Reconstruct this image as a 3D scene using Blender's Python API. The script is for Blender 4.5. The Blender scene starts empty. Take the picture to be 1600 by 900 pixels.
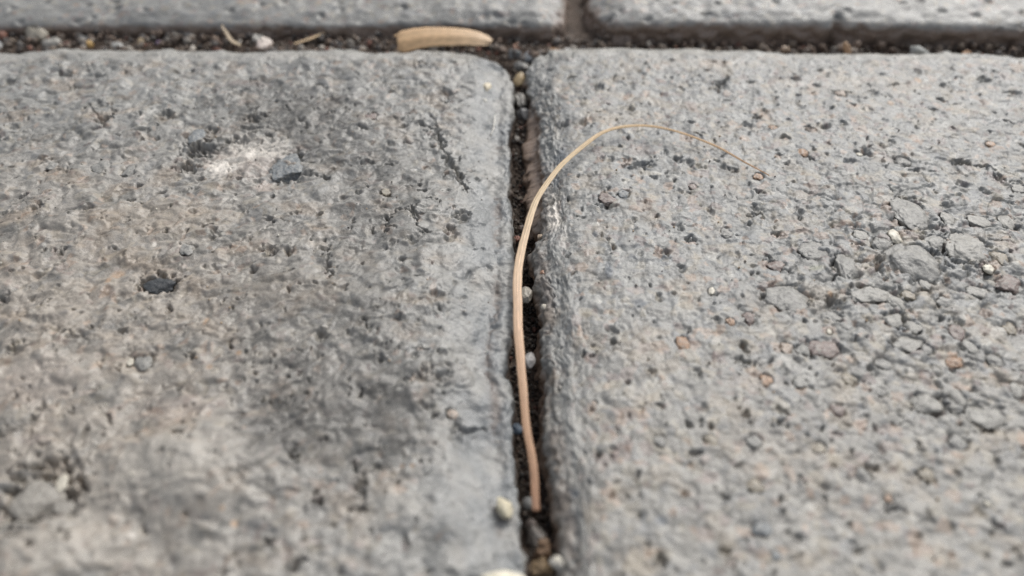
import bpy, math
import numpy as np
from mathutils import Vector

# ------------------------------------------------------------------ camera, sky, sun, exposure
scene = bpy.context.scene
MM = 0.001
PITCH = 46.0
cam_data = bpy.data.cameras.new("camera")
cam = bpy.data.objects.new("camera", cam_data)
scene.collection.objects.link(cam)
cam.location = (0.0, -0.065993, 0.068337)
cam.rotation_euler = (math.radians(90 - PITCH), 0, 0)
cam_data.sensor_width = 36.0
cam_data.lens = 27.0
cam_data.clip_start = 0.004
cam_data.clip_end = 60.0
cam_data.dof.use_dof = True
cam_data.dof.focus_distance = 0.104
cam_data.dof.aperture_fstop = 12.5
scene.camera = cam

SUN_ELEV, SUN_AZ = 47.0, 34.0          # azimuth clockwise from +Y (away from the camera)
world = bpy.data.worlds.new("World")
scene.world = world
world.use_nodes = True
wn, wl = world.node_tree.nodes, world.node_tree.links
bg = wn["Background"]
sky = wn.new("ShaderNodeTexSky")
sky.sky_type = 'NISHITA'
sky.sun_disc = False
sky.sun_elevation = math.radians(SUN_ELEV)
sky.sun_rotation = math.radians(SUN_AZ)
sky.dust_density = 4.0
sky.air_density = 1.0
hs = wn.new("ShaderNodeHueSaturation")
hs.inputs["Saturation"].default_value = 0.36   # overcast: the cloud layer greys the sky
wl.new(sky.outputs[0], hs.inputs["Color"])
wl.new(hs.outputs[0], bg.inputs["Color"])
bg.inputs["Strength"].default_value = 0.15

sun_data = bpy.data.lights.new("sun", 'SUN')
sun_data.energy = 1.4
sun_data.angle = math.radians(24)
sun_data.color = (1.0, 0.985, 0.945)
sun = bpy.data.objects.new("sun", sun_data)
scene.collection.objects.link(sun)
se, sa = math.radians(SUN_ELEV), math.radians(SUN_AZ)
sun_dir = Vector((math.sin(sa) * math.cos(se), math.cos(sa) * math.cos(se), math.sin(se)))
sun.rotation_euler = (-sun_dir).to_track_quat('-Z', 'Y').to_euler()
sun.location = sun_dir * 2

scene.view_settings.view_transform = 'Standard'
scene.view_settings.look = 'None'
scene.view_settings.gamma = 1.0
scene.view_settings.exposure = -0.05
scene.view_settings.use_curve_mapping = False
scene.cycles.use_denoising = True
scene.cycles.denoising_prefilter = 'NONE'
scene.cycles.max_bounces = 6

# ------------------------------------------------------------------ noise helpers (numpy)
_tab = {}
def tables(seed):
    if seed not in _tab:
        r = np.random.default_rng(seed + 1000).random(65536, dtype=np.float32)
        _tab[seed] = (r, np.cos(r * 6.2832), np.sin(r * 6.2832))
    return _tab[seed]

def cell(ix, iy):
    return ((ix & 255) << 8) | (iy & 255)

def noise(x, y, seed=0):
    x = np.asarray(x, np.float32); y = np.asarray(y, np.float32)
    gx = np.floor(x); gy = np.floor(y)
    fx = x - gx; fy = y - gy; ix = gx.astype(np.int32); iy = gy.astype(np.int32)
    _, tc, ts = tables(seed)
    ux = fx * fx * fx * (fx * (fx * 6 - 15) + 10); uy = fy * fy * fy * (fy * (fy * 6 - 15) + 10)
    c = []
    for dx in (0, 1):
        for dy in (0, 1):
            k = cell(ix + dx, iy + dy)
            c.append(tc[k] * (fx - dx) + ts[k] * (fy - dy))
    lo = c[0] + (c[1] - c[0]) * uy; hi = c[2] + (c[3] - c[2]) * uy
    return (lo + (hi - lo) * ux) * 1.5

def fbm(x, y, seed=0, oct=4, gain=0.5):
    s = 0; a = 1.0; f = 1.0
    for o in range(oct):
        r = 0.5 + seed * 0.37 + o * 1.1; cr, sr = math.cos(r), math.sin(r)      # turn every octave so that no lattice shows
        s = s + a * noise((x * cr - y * sr) * f + 17.3 * o, (x * sr + y * cr) * f - 9.1 * o, seed + o * 31)
        a *= gain; f *= 2.03
    return s

def worley(x, y, seed=0):
    x = np.asarray(x, np.float32); y = np.asarray(y, np.float32)
    gx = np.floor(x); gy = np.floor(y); ix = gx.astype(np.int32); iy = gy.astype(np.int32)
    fx = x - gx; fy = y - gy
    jx, jy = 0.1 + 0.8 * tables(seed)[0], 0.1 + 0.8 * tables(seed + 7)[0]
    f1 = np.full(x.shape, 9.0, np.float32); f2 = f1.copy(); who = np.zeros(x.shape, np.int32)
    for dx in (-1, 0, 1):
        for dy in (-1, 0, 1):
            k = cell(ix + dx, iy + dy)
            d = (jx[k] + (dx - fx)) ** 2 + (jy[k] + (dy - fy)) ** 2
            near = d < f1
            f2 = np.where(near, f1, np.minimum(f2, d))
            who = np.where(near, k, who)
            f1 = np.minimum(f1, d)
    return np.sqrt(f1), np.sqrt(f2), tables(seed + 13)[0][who], tables(seed + 19)[0][who]

def sst(a, b, x):
    t = np.clip((x - a) / (b - a), 0, 1)
    return t * t * (3 - 2 * t)

def mixc(c, k, m):
    return c + (np.asarray(k, np.float32) - c) * m[..., None]

# ------------------------------------------------------------------ mesh and object helpers
def link(o, parent=None):
    scene.collection.objects.link(o)
    if parent is not None:
        o.parent = parent
    return o

def make_mesh(name, verts_mm, faces, cols=None, smooth=True):
    """verts in millimetres, faces (n,3) or (n,4) int array, cols (nv,3) linear albedo"""
    faces = np.asarray(faces, np.int32); n, k = faces.shape
    v = np.asarray(verts_mm, np.float32) * MM
    me = bpy.data.meshes.new(name)
    me.vertices.add(len(v)); me.vertices.foreach_set("co", v.ravel())
    me.loops.add(n * k); me.loops.foreach_set("vertex_index", faces.ravel())
    me.polygons.add(n)
    me.polygons.foreach_set("loop_start", np.arange(0, n * k, k, dtype=np.int32))
    me.polygons.foreach_set("use_smooth", np.full(n, smooth))
    me.update(calc_edges=True)
    if cols is not None:
        at = me.color_attributes.new("tint", 'FLOAT_COLOR', 'POINT')
        c4 = np.ones((len(v), 4), np.float32); c4[:, :3] = np.clip(cols, 0.003, 0.9) * (1.008, 1.0, 0.958)
        at.data.foreach_set("color", c4.ravel())
    return me

def grid_faces(nx, ny):
    idx = np.arange(nx * ny).reshape(nx, ny)
    return np.stack([idx[:-1, :-1], idx[1:, :-1], idx[1:, 1:], idx[:-1, 1:]], -1).reshape(-1, 4)

def tag(o, label, cat=None, group=None, kind=None):
    if label: o["label"] = label
    if cat: o["category"] = cat
    if group: o["group"] = group
    if kind: o["kind"] = kind
    return o

def ico(sub):
    t = (1 + 5 ** 0.5) / 2
    v = [(-1, t, 0), (1, t, 0), (-1, -t, 0), (1, -t, 0), (0, -1, t), (0, 1, t), (0, -1, -t), (0, 1, -t), (t, 0, -1), (t, 0, 1), (-t, 0, -1), (-t, 0, 1)]
    v = [np.array(p) / np.linalg.norm(p) for p in v]
    f = [(0, 11, 5), (0, 5, 1), (0, 1, 7), (0, 7, 10), (0, 10, 11), (1, 5, 9), (5, 11, 4), (11, 10, 2), (10, 7, 6), (7, 1, 8),
         (3, 9, 4), (3, 4, 2), (3, 2, 6), (3, 6, 8), (3, 8, 9), (4, 9, 5), (2, 4, 11), (6, 2, 10), (8, 6, 7), (9, 8, 1)]
    for _ in range(sub):
        cache = {}; nf = []
        def mid(a, b):
            k = (min(a, b), max(a, b))
            if k not in cache:
                m = v[a] + v[b]; v.append(m / np.linalg.norm(m)); cache[k] = len(v) - 1
            return cache[k]
        for a, b, c in f:
            ab, bc, ca = mid(a, b), mid(b, c), mid(c, a)
            nf += [(a, ab, ca), (b, bc, ab), (c, ca, bc), (ab, bc, ca)]
        f = nf
    return np.array(v, np.float32), np.array(f, np.int32)
ICO = {s: ico(s) for s in (0, 1, 2, 3, 4)}

def pebble_shape(sub, rng, angular=0.5, rough=0.12):
    """unit pebble: a sphere cut by random planes, then roughened"""
    v, f = ICO[sub]; v = v.copy()
    for _ in range(int(5 + 7 * angular)):
        n = rng.normal(size=3); n /= np.linalg.norm(n)
        d = rng.uniform(0.55, 0.95)
        e = v @ n - d
        v -= np.where(e > 0, e * (0.55 + 0.45 * angular), 0)[:, None] * n
    sd = int(rng.integers(1e6))
    k = fbm(v[:, 0] * 1.7 + v[:, 2] * 1.1 + 5, v[:, 1] * 1.7 - v[:, 2] * 1.3, sd, 4)
    v = v * (1 + rough * k)[:, None]
    return v.astype(np.float32), f

# ------------------------------------------------------------------ materials (procedural)
def mat_mineral(name, rough=0.55, spec=0.5, grain=0.3, bump=0.05, speck=0.35):
    """mineral surface: albedo of the grains from 'tint', broken by fine noise, tiny relief on top (mm)"""
    m = bpy.data.materials.new(name); m.use_nodes = True
    n, l = m.node_tree.nodes, m.node_tree.links
    b = n["Principled BSDF"]
    at = n.new("ShaderNodeAttribute"); at.attribute_name = "tint"
    tc = n.new("ShaderNodeTexCoord")
    nz = n.new("ShaderNodeTexNoise"); nz.inputs["Scale"].default_value = 1000 / grain; nz.inputs["Detail"].default_value = 4; nz.inputs["Roughness"].default_value = 0.65
    l.new(tc.outputs["Object"], nz.inputs["Vector"])
    mr = n.new("ShaderNodeMapRange"); mr.inputs[1].default_value = 0.25; mr.inputs[2].default_value = 0.75
    mr.inputs[3].default_value = 1 - speck; mr.inputs[4].default_value = 1 + speck
    l.new(nz.outputs["Fac"], mr.inputs[0])
    mx = n.new("ShaderNodeVectorMath"); mx.operation = 'SCALE'
    l.new(at.outputs["Color"], mx.inputs[0]); l.new(mr.outputs[0], mx.inputs["Scale"])
    l.new(mx.outputs[0], b.inputs["Base Color"])
    n2 = n.new("ShaderNodeTexNoise"); n2.inputs["Scale"].default_value = 1000 / (grain * 5); n2.inputs["Detail"].default_value = 5
    l.new(tc.outputs["Object"], n2.inputs["Vector"])
    m2 = n.new("ShaderNodeMapRange"); m2.inputs[1].default_value = 0.3; m2.inputs[2].default_value = 0.7
    m2.inputs[3].default_value = rough - 0.13; m2.inputs[4].default_value = rough + 0.13
    l.new(n2.outputs["Fac"], m2.inputs[0]); l.new(m2.outputs[0], b.inputs["Roughness"])
    b.inputs["Specular IOR Level"].default_value = spec
    bp = n.new("ShaderNodeBump"); bp.inputs["Strength"].default_value = 1.0; bp.inputs["Distance"].default_value = bump * MM
    l.new(nz.outputs["Fac"], bp.inputs["Height"]); l.new(bp.outputs[0], b.inputs["Normal"])
    return m

M_CONC = mat_mineral("weathered_concrete", 0.36, 0.7, 0.36, 0.11, 0.18)
M_STONE = mat_mineral("aggregate_stone", 0.38, 0.7, 0.34, 0.12, 0.20)
M_GRIT = mat_mineral("joint_grit", 0.62, 0.4, 0.3, 0.05, 0.4)
M_SOIL = mat_mineral("bedding_soil", 0.75, 0.3, 0.8, 0.3, 0.5)
M_PALE = mat_mineral("pale_pebble", 0.42, 0.5, 0.6, 0.03, 0.10)

def mat_plant(name):
    """dry plant fibre: lengthwise stripes from the u attribute carried in the UV map"""
    m = bpy.data.materials.new(name); m.use_nodes = True
    n, l = m.node_tree.nodes, m.node_tree.links
    b = n["Principled BSDF"]
    at = n.new("ShaderNodeAttribute"); at.attribute_name = "tint"
    uv = n.new("ShaderNodeUVMap"); uv.uv_map = "fibre"
    mp = n.new("ShaderNodeMapping"); mp.inputs["Scale"].default_value = (9.0, 1.2, 1.0)
    l.new(uv.outputs[0], mp.inputs["Vector"])
    nz = n.new("ShaderNodeTexNoise"); nz.inputs["Scale"].default_value = 1.6; nz.inputs["Detail"].default_value = 4; nz.inputs["Roughness"].default_value = 0.6
    l.new(mp.outputs[0], nz.inputs["Vector"])
    mr = n.new("ShaderNodeMapRange"); mr.inputs[1].default_value = 0.3; mr.inputs[2].default_value = 0.7; mr.inputs[3].default_value = 0.75; mr.inputs[4].default_value = 1.25
    l.new(nz.outputs["Fac"], mr.inputs[0])
    mx = n.new("ShaderNodeVectorMath"); mx.operation = 'SCALE'
    l.new(at.outputs["Color"], mx.inputs[0]); l.new(mr.outputs[0], mx.inputs["Scale"])
    l.new(mx.outputs[0], b.inputs["Base Color"])
    b.inputs["Roughness"].default_value = 0.45
    b.inputs["Specular IOR Level"].default_value = 0.5
    bp = n.new("ShaderNodeBump"); bp.inputs["Strength"].default_value = 0.8; bp.inputs["Distance"].default_value = 0.00008
    l.new(nz.outputs["Fac"], bp.inputs["Height"]); l.new(bp.outputs[0], b.inputs["Normal"])
    return m
M_STRAW = mat_plant("dry_straw")

# ------------------------------------------------------------------ surface features (mm on the block tops)
PITS_LEFT = [
  (-65.5,52.4,0.55,0.63),(-63.7,35.8,1.2,1.05),(-65.9,40.3,0.62,0.92),(-54.6,37.2,1.11,1.6),(-56.5,33.2,1.18,0.68),(-40.2,37.6,1.41,1.25),
  (-45,44.5,0.63,1.93),(-48.7,43.9,0.52,0.77),(-47.6,24.5,1.68,1.38),(-46.7,29.1,2.3,2.1),(-41.8,31.7,1.76,1),(-68.8,25.3,0.56,1.39),
  (-36.6,21.7,0.55,1.03),(-84.1,48.2,0.96,1.01),(-75.5,49.9,1.3,1.02),(-69.5,49.2,1.08,0.81),(-46.4,34.1,0.79,1.03),(-39.6,34.6,1.98,0.69),
  (-39.3,9.8,0.59,1.14),(-31.6,6.8,1.08,1.09),(-29.2,6.8,0.58,1.09),(-24.6,7.8,0.67,0.61),(-44.2,1,2.39,1.67),(-57.7,4.4,0.41,1.05),
  (-62,-2.1,0.78,0.96),(-48.3,-2.4,0.39,0.96),(-50.9,-7.9,1.27,0.68),(-56.9,-10,1.25,1.13),(-53.2,-7.4,0.3,0.49),(-43.5,-10.2,0.37,1.04),
  (-41,-10.7,0.44,1.59),(-22.3,-7.7,0.82,0.88),(-25.7,-7.4,0.22,0.49),(-33.2,-1.8,0.55,0.43),(-31.6,-1.3,0.24,0.32),(-20.8,-0.2,0.55,0.77),
  (-33.2,13.4,0.61,0.66),(-38.4,3.6,0.89,0.46),(-50.2,6,0.33,0.6),(-46.3,-25,1.81,0.95),(-43.9,-25.7,0.77,1.45),(-41.9,-30.1,0.62,1.34),
  (-42.2,-27.9,0.5,0.77),(-46.6,-32.5,1.69,0.77),(-45.1,-31.5,1.34,0.59),(-50.1,-26.5,1.53,0.64),(-52.7,-21.6,1.2,0.55),(-48.1,-22.9,0.79,0.46),
  (-42.6,-21.4,0.33,0.47),(-44.6,-22.2,0.46,0.85),(-46.1,-28.4,3.14,3.04),(-6.8,14.3,1.14,1.34),(-8.2,10.2,0.85,2.79),(-5.7,3,0.4,0.8),
  (-9.3,-1,0.86,0.87),(-3,4.8,0.33,0.47),(-9.8,-13.8,0.71,0.89),(-7.7,-14.2,0.71,1.15),(-6.1,-11.4,0.36,0.65),(-14.1,4.8,0.41,1.06),
  (-16.6,7.4,0.33,0.98),(-5.7,-19.1,0.48,0.81),(-5.6,-20.6,0.6,1.35),(-5.5,-35.9,0.7,0.42),(-7.7,-35.6,0.59,0.36),(-3,-36.2,0.82,0.36),
  (-8,-10.5,0.58,0.75),(-19,-7.3,0.37,0.79),(-14.9,-11.1,0.36,0.93),(-18.1,-14.3,0.28,1.06),(-15,-26.2,0.38,1.01),(-14.6,-28.4,0.38,0.41),
  (-18.2,-33.9,0.71,0.62),(-15.8,-35.8,0.35,0.48),(-13.6,-24.8,0.45,0.52),(-15.9,-25,0.32,0.37),(-20.8,26.2,0.47,0.47),(-13.2,20.9,0.37,1.17),
  (-21.7,26.2,0.57,0.62),(-23.9,18.1,0.63,0.42),(-18.4,30.2,0.48,0.66),(-33,36.2,0.5,0.53),(-30.8,46.4,0.42,0.59),(-27,46,0.53,0.59),
  (-19,45.8,0.42,0.59),(-10.5,44.5,1.26,0.77),(-22.1,37.1,0.81,0.71),(-20,45.1,0.53,0.58),(-64.8,14.6,0.88,0.67),(-57.8,14.6,0.7,0.54),
  (-77.3,34.4,0.79,0.86),(-72.3,38,0.61,0.72),(-49.5,18.8,0.72,0.71),(-59.5,2.2,0.48,0.91),(-43.8,14.6,0.61,0.54),(-45.6,-15.6,0.56,0.52),
  (-39.1,-18.1,0.41,0.66),(-33.4,-19,0.34,0.57),(-50.8,-18.1,0.48,0.66),(-31.8,-14.7,0.35,0.53),(-32.9,3.4,0.57,0.58),(-29.8,14.6,0.7,0.54),
  (-26.3,14.6,0.53,0.54),(-21.6,18.8,0.54,0.57),(-29.6,23.2,0.56,0.6),(-11.3,-14.7,0.57,0.79),(-9.1,-17.5,0.83,0.42),(-11.1,-11.1,0.44,0.65),
  (-9.2,-12.5,0.36,0.82),(-7,-13,0.43,0.81),(-16.9,12.6,0.43,1.18),(-15.8,8.2,0.34,0.99),(-13.1,8.8,0.67,0.75),]
PITS_RIGHT = [
  (8.1,35.8,0.8,1.05),(11.1,35.8,0.6,1.58),(19,39.8,0.61,0.92),(14.5,25.8,0.38,1.71),(16.9,26.1,0.47,0.62),(18.9,25,1.69,0.77),(24.5,26.1,0.57,0.78),
  (14.6,46.4,0.64,0.79),(5.3,47.2,0.96,1.19),(34.8,47,0.85,1.19),(47.6,49.2,0.65,0.81),(53.1,44.5,0.63,0.97),(59.3,44.9,0.63,0.97),
  (40.3,45.1,0.42,0.97),(40.3,39.4,0.51,1.46),(36.6,35.1,0.8,1.04),(48.7,35.1,0.8,0.87),(79.2,48.4,1.07,1.01),(69.2,51.3,0.65,0.83),
  (82.2,44.5,1.47,0.77),(57.6,30.9,0.58,0.83),(52.9,28.1,0.95,0.8),(49.7,26.1,0.94,0.62),(35.8,22.7,0.55,0.75),(30.9,24.7,0.37,0.77),
  (27.1,24.7,0.37,0.77),(64.1,20.4,0.73,0.87),(39.1,-2.4,1.32,1.17),(46.6,3.6,0.41,1.51),(44.5,4.8,0.82,0.47),(46.6,-4.9,0.31,1.74),
  (47.1,-7.2,0.9,0.49),(60,2.8,0.73,1.49),(52,-8.9,0.44,1.25),(33.7,15.3,0.62,0.95),(27.3,14.6,0.44,1.21),(22.6,11.4,0.43,1.16),(29.2,6,0.33,1.32),
  (33.2,4,0.57,0.82),(30.5,-13,0.36,0.81),(32.4,-11.4,0.36,0.55),(40.7,-12.7,0.5,0.63),(52,-11.9,0.58,0.64),(34.3,-8.6,0.52,0.39),(20.7,-13.2,0.5,0.99),
  (38.3,-16.9,0.28,0.76),(48.7,-19.4,0.27,1.05),(30.8,-21.3,0.27,0.86),(28.7,-18.3,0.55,0.41),(35.6,-19.9,0.34,0.32),(40.1,-30.7,0.49,0.73),
  (45.4,-30,0.37,0.54),(42.1,-31.4,0.43,0.46),(38,-29.8,0.31,0.47),(22.1,-32.9,0.24,0.7),(17.6,-35,0.24,0.55),(26.2,-32,0.3,0.39),
  (44.9,-25.7,0.32,0.65),(45.9,-28.4,0.25,0.9),(32.2,-33,0.36,0.38),(19.1,-24.8,0.39,0.37),(46.9,-34.5,0.41,1.11),(11.8,-6.7,0.68,0.7),
  (4.4,-33.3,0.78,0.57),(19.9,6.5,0.58,0.72),(13,15.4,1.15,0.54),(23.7,18.8,0.36,0.57),(22.9,27.8,0.38,2.23),(13.2,26.2,0.38,1.87),
  (26.1,25.5,0.38,0.77),(16.6,6.3,0.33,1.08),(21.5,3.4,0.41,0.81),(18,-1.6,0.39,0.75),(16.4,12.6,0.35,0.66),(24.4,-5.3,0.38,0.71),
  (25.5,-11.1,0.36,0.65),(15.8,-13,0.36,0.72),(20.6,-18.1,0.41,0.58),(13.7,-18.1,0.34,0.58),(10.5,-22.9,0.4,0.53),(17,-28,0.38,0.49),
  (12.6,-33.3,0.42,0.44),(31,-27.3,0.38,0.56),(38.2,-22.9,0.4,0.61),(42.2,-22.9,0.33,0.61),(49.4,-24.4,0.33,0.74),(35.9,1.1,0.4,0.56),(30.9,0,0.4,0.66),
  (60.1,16,0.71,0.69),(57.6,3.4,0.57,0.46),(54.3,1.1,0.48,0.45),(67.5,14.6,0.44,1.08),(66.6,18.8,0.81,0.57),(46.9,13.3,0.69,0.53),(43,12,0.52,0.65),
  (39.4,14.6,0.44,0.67),]
STONES_LEFT = [
  (-48.6,32.4,1.27,2.02,'b'),(-32.8,25.3,2.35,3.24,'b'),(-55.5,23.2,0.93,1.2,'g'),(-42.1,6.8,0.91,1.09,'g'),(-44.1,0.8,1.75,1.11,'k'),
  (-41.7,-11.8,0.94,0.92,'g'),(-43.1,-11.8,0.36,0.64,'w'),(-46.5,-29.1,2.37,2.04,'d'),(-44.7,-27,0.57,1.21,'w'),(-43.3,-29.8,0.81,0.74,'d'),
  (-6.5,-18.1,0.55,0.58,'p'),(-22.2,37.2,1.01,1.07,'r'),(-59.7,24.4,1.31,1.22,'g'),(-67,24.4,0.84,0.92,'g'),(-17.8,18.8,0.63,0.71,'t'),]
STONES_RIGHT = [
  (54.5,14.1,2.36,3.75,'g'),(59.3,7.4,2.59,2.57,'l'),(44.3,-1.1,2.67,1.52,'l'),(46.7,-2.4,0.93,1.17,'l'),(51.3,4.4,3.11,3.16,'g'),
  (42.3,3.6,1.54,2.2,'g'),(55.5,8.4,1.09,1.36,'g'),(62.6,5.6,1.07,1.31,'t'),(60.5,3.4,0.65,0.69,'w'),(61.8,0.9,1.83,1.67,'r'),(47.4,-6.4,0.83,1,'l'),
  (45.5,-5.2,1.14,1.22,'l'),(52.4,-7.2,0.9,1.28,'r'),(52.9,-9.2,0.89,0.96,'l'),(39,6.8,1.83,1.58,'g'),(28.3,-4.9,0.84,0.92,'r'),
  (25.9,-5.5,0.46,0.61,'o'),(33.6,4,1.06,0.93,'r'),(33.5,-9.8,0.81,0.95,'g'),(36.1,-9.5,1.77,1.24,'r'),(46,-8.9,1.55,1.06,'l'),
  (50.4,-11.4,0.94,0.92,'o'),(31.6,-9.5,0.74,0.76,'p'),(28.2,-14.2,0.64,0.79,'o'),(19.8,-8.6,0.67,0.97,'o'),(24.6,-0.4,0.39,0.66,'w'),
  (50.7,9.5,0.76,1.13,'w'),(28.6,10.4,0.77,1.02,'g'),(33.6,-1.6,2.74,2.15,'g'),(63.1,12.8,1.56,1.18,'l'),(48.7,-1.3,0.78,0.86,'t'),
  (45.1,-17.1,1.59,1.52,'l'),(50.8,-18.7,1.98,1.47,'l'),(48.8,-16.2,0.77,0.94,'l'),(13.2,16.9,1.16,1.11,'r'),(15.6,18.1,0.72,0.85,'b'),
  (40.4,34.6,0.69,0.69,'o'),(43.3,28.1,0.76,0.8,'o'),(54,44.5,0.84,0.97,'p'),(72.5,30.6,0.68,0.66,'o'),(25.6,19.9,0.54,0.58,'r'),
  (35.5,22.4,0.65,0.6,'o'),(37.2,-7.1,0.3,0.4,'w'),(51.7,27.7,0.38,0.48,'w'),(37,-28.5,0.38,0.41,'o'),(20.1,-35.2,0.41,0.42,'r'),
  (23.8,-31.8,0.85,0.65,'b'),(24.4,-34.4,0.47,0.49,'b'),(46.3,-29.1,0.31,0.34,'w'),(8.9,-16.9,0.28,0.34,'p'),(4.2,-34.4,0.36,0.31,'w'),
  (59.1,13.3,0.87,1.19,'l'),(51.3,0.6,0.64,0.78,'l'),(57.6,-0.5,1.26,1.09,'l'),(52.6,-2.2,0.78,0.75,'g'),(48.3,8.2,1.09,1.11,'g'),
  (46.3,10,0.85,1.01,'l'),(47.8,-9.7,0.66,0.76,'g'),(42,-11.6,0.87,0.83,'g'),(37.7,-13.8,0.85,0.8,'t'),(38.2,-4.7,1.07,0.82,'g'),
  (67,12.6,0.95,1.57,'l'),(57.6,26.2,1.13,1.09,'g'),(71.8,20.2,0.91,1.16,'l'),(54.9,-11.1,0.87,0.93,'g'),(58.9,-6.3,0.76,0.9,'t'),
  (47.8,-12.5,0.65,0.73,'l'),(31.8,-14.7,0.71,0.79,'g'),(35,-18.1,0.82,0.83,'r'),(40.9,-19,0.82,0.82,'l'),(40.7,-15.6,0.7,0.69,'g'),
  (55.4,-15.6,0.63,1.04,'l'),(46.4,-22.1,0.93,0.85,'g'),(41.7,-25.9,0.9,0.87,'t'),(35.3,-25.9,0.77,0.8,'g'),(31.6,-22.9,0.72,0.69,'t'),
  (25.2,-22.1,0.8,0.7,'g'),(20.6,-22.1,0.66,0.7,'t'),(15.3,-22.1,0.6,0.7,'g'),(24.1,-27.3,0.76,0.7,'t'),]
PATCH_LEFT = [
  (-38.9,27,7.11,4.73,'P',0.35),(-38,29.4,4.81,3.25,'W',0.85),(-42,25.3,2.63,2.47,'W',0.95),(-41.1,32.4,2.55,1.68,'W',0.5),
  (-35.6,20.9,1.46,1.46,'P',0.5),(-49.9,2.8,0.97,1.03,'O',0.5),(-50.4,1.3,0.48,0.56,'O',0.6),(-31.3,-10.2,0.37,0.38,'O',0.8),
  (-34.1,-12.3,0.43,0.46,'O',0.5),(-46.5,-12.3,0.65,0.55,'O',0.4),(-36.5,-5.2,0.3,0.81,'O',0.7),(-26.5,-31.3,0.37,0.39,'O',0.8),
  (-27.8,-30,0.31,0.34,'O',0.6),(-35.7,-32.5,0.42,0.38,'W',0.7),(-66.3,45.1,0.53,0.58,'W',1),(-57.9,36.9,0.4,0.71,'W',0.8),(-46.9,8,0.34,0.49,'W',1),  # small white specks: pale grains and mica glints put into the colour
  (-86.2,69.8,0.48,1,'W',0.1),(-25.9,-19.6,4.2,2.74,'D',0.75),(-23.9,-17.3,2.63,2.18,'D',0.7),(-25.2,-22.1,2.65,1.55,'D',0.5),
  (-32.7,-35.3,0.88,0.73,'D',0.6),(-23.5,-34.1,2.97,1.36,'D',0.35),(-20.8,-27,1.27,0.71,'D',0.5),(-29.7,-29.1,0.75,0.61,'D',0.6),
  (-19.4,13.3,3.91,1.85,'D',0.35),(-16.1,-3.4,1.23,1.05,'D',0.6),(-17.7,-5.5,1.06,0.81,'D',0.5),(-14,-9.2,1.92,0.86,'D',0.5),
  (-15.3,-16.2,1.67,1.2,'D',0.6),(-11.5,-21.4,2.54,1.72,'D',0.6),(-16.4,-20.5,0.81,0.95,'D',0.6),(-10.2,-25.7,1.67,0.58,'D',0.6),
  (-16.9,-14.9,0.99,1.05,'D',0.4),(-33.4,38,9.61,5.74,'D',0.5),(-26.7,27.8,6.67,4.78,'D',0.3),(-32.1,13.3,5.21,1.85,'D',0.3),
  (-15.4,20.2,5.45,3.62,'D',0.3),(-33.5,-25.5,6.76,4.37,'L',0.6),(-42.4,-34.5,4.14,2.76,'L',0.55),(-35.7,-18.1,5.49,2.07,'P',0.25),
  (-52.3,-14.7,5.65,3.5,'P',0.25),(-47.8,13.3,10.42,3.97,'T',0.3),(-27.7,0,7.92,2.75,'T',0.25),(-22.5,-7.3,4.5,0.99,'L',0.5),
  (-18.9,-0.5,3.94,1.31,'L',0.35),(-12.4,-29.4,4.35,2.03,'L',0.35),(-10.1,-24.6,0.32,0.3,'O',0.6),(-11.2,-24.6,0.32,0.3,'O',0.5),
  (-44.3,47.8,4.27,1.2,'R',0.3),(-24.7,-11.1,3.64,1.86,'D',0.35),(-49.1,-22.1,2.32,0.77,'R',0.25),(-21,-15.6,8.42,4.75,'D',0.33),
  (-13,-19,6.14,4.9,'D',0.3),(-38.6,43.5,12.52,6.5,'D',0.33),(-21.5,24.7,10.28,6.13,'D',0.28),(-24.6,-22.1,4.64,3.86,'D',0.5),
  (-15.2,-5.3,5.33,4.07,'D',0.25),(-45.4,30.2,3.87,3.61,'D',0.3),(-24.7,-3.2,15.46,11.53,'F',0.28),(-17.9,-18.1,12.36,9.1,'F',0.42),
  (-32,36.2,18.02,9.67,'F',0.36),(-16.6,14.6,8.76,13.47,'F',0.3),(-37.8,-28,11.96,8.35,'L',0.32),(-50.2,-14.7,10.6,6.13,'L',0.2),]
PATCH_RIGHT = [
  (5.8,14.6,0.88,3.5,'W',0.8),(5,20.2,1.18,2.03,'W',0.5),(6.8,10,0.68,2.53,'W',0.3),(4.6,-24.4,1.43,0.67,'W',0.45),(4.8,-22.1,0.93,0.62,'P',0.3),
  (34.9,54,3.31,1.28,'O',0.35),(12.3,3.3,0.57,1.61,'B',0.6),(15.5,-2.6,1.09,0.85,'B',0.5),(5.3,-27.4,1.52,0.7,'B',0.6),(14.3,-30.9,0.74,0.59,'B',0.6),
  (27.8,-24.6,0.91,0.59,'D',0.5),(7.6,27.8,1.52,2.23,'B',0.5),(6.3,22.4,0.83,1.49,'B',0.5),(50.7,-11.1,1.02,0.93,'O',0.3),(9.8,4.5,1.15,3.52,'T',0.2),
  (56.5,47.4,15.99,3.59,'L',0.2),(15.1,-9.7,2.94,2.85,'T',0.3),(25.7,-22.9,5.27,3.81,'T',0.15),(26.9,-14.3,3.54,1.76,'P',0.2),
  (61.1,41.6,0.52,0.75,'O',0.6),(68.2,48.8,0.64,0.81,'O',0.7),(39,-1,0.39,0.43,'O',0.7),(38.6,3.4,0.97,0.69,'G',0.5),(19.1,28.5,2.3,1.76,'R',0.3),
  (11,10,0.42,0.76,'B',0.5),(63.8,8.2,0.84,0.74,'O',0.2),(32,53.6,13.22,1.92,'L',0.3),(17.2,38,7.08,2.87,'T',0.2),(18.4,14.6,4.38,2.16,'T',0.2),]
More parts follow.
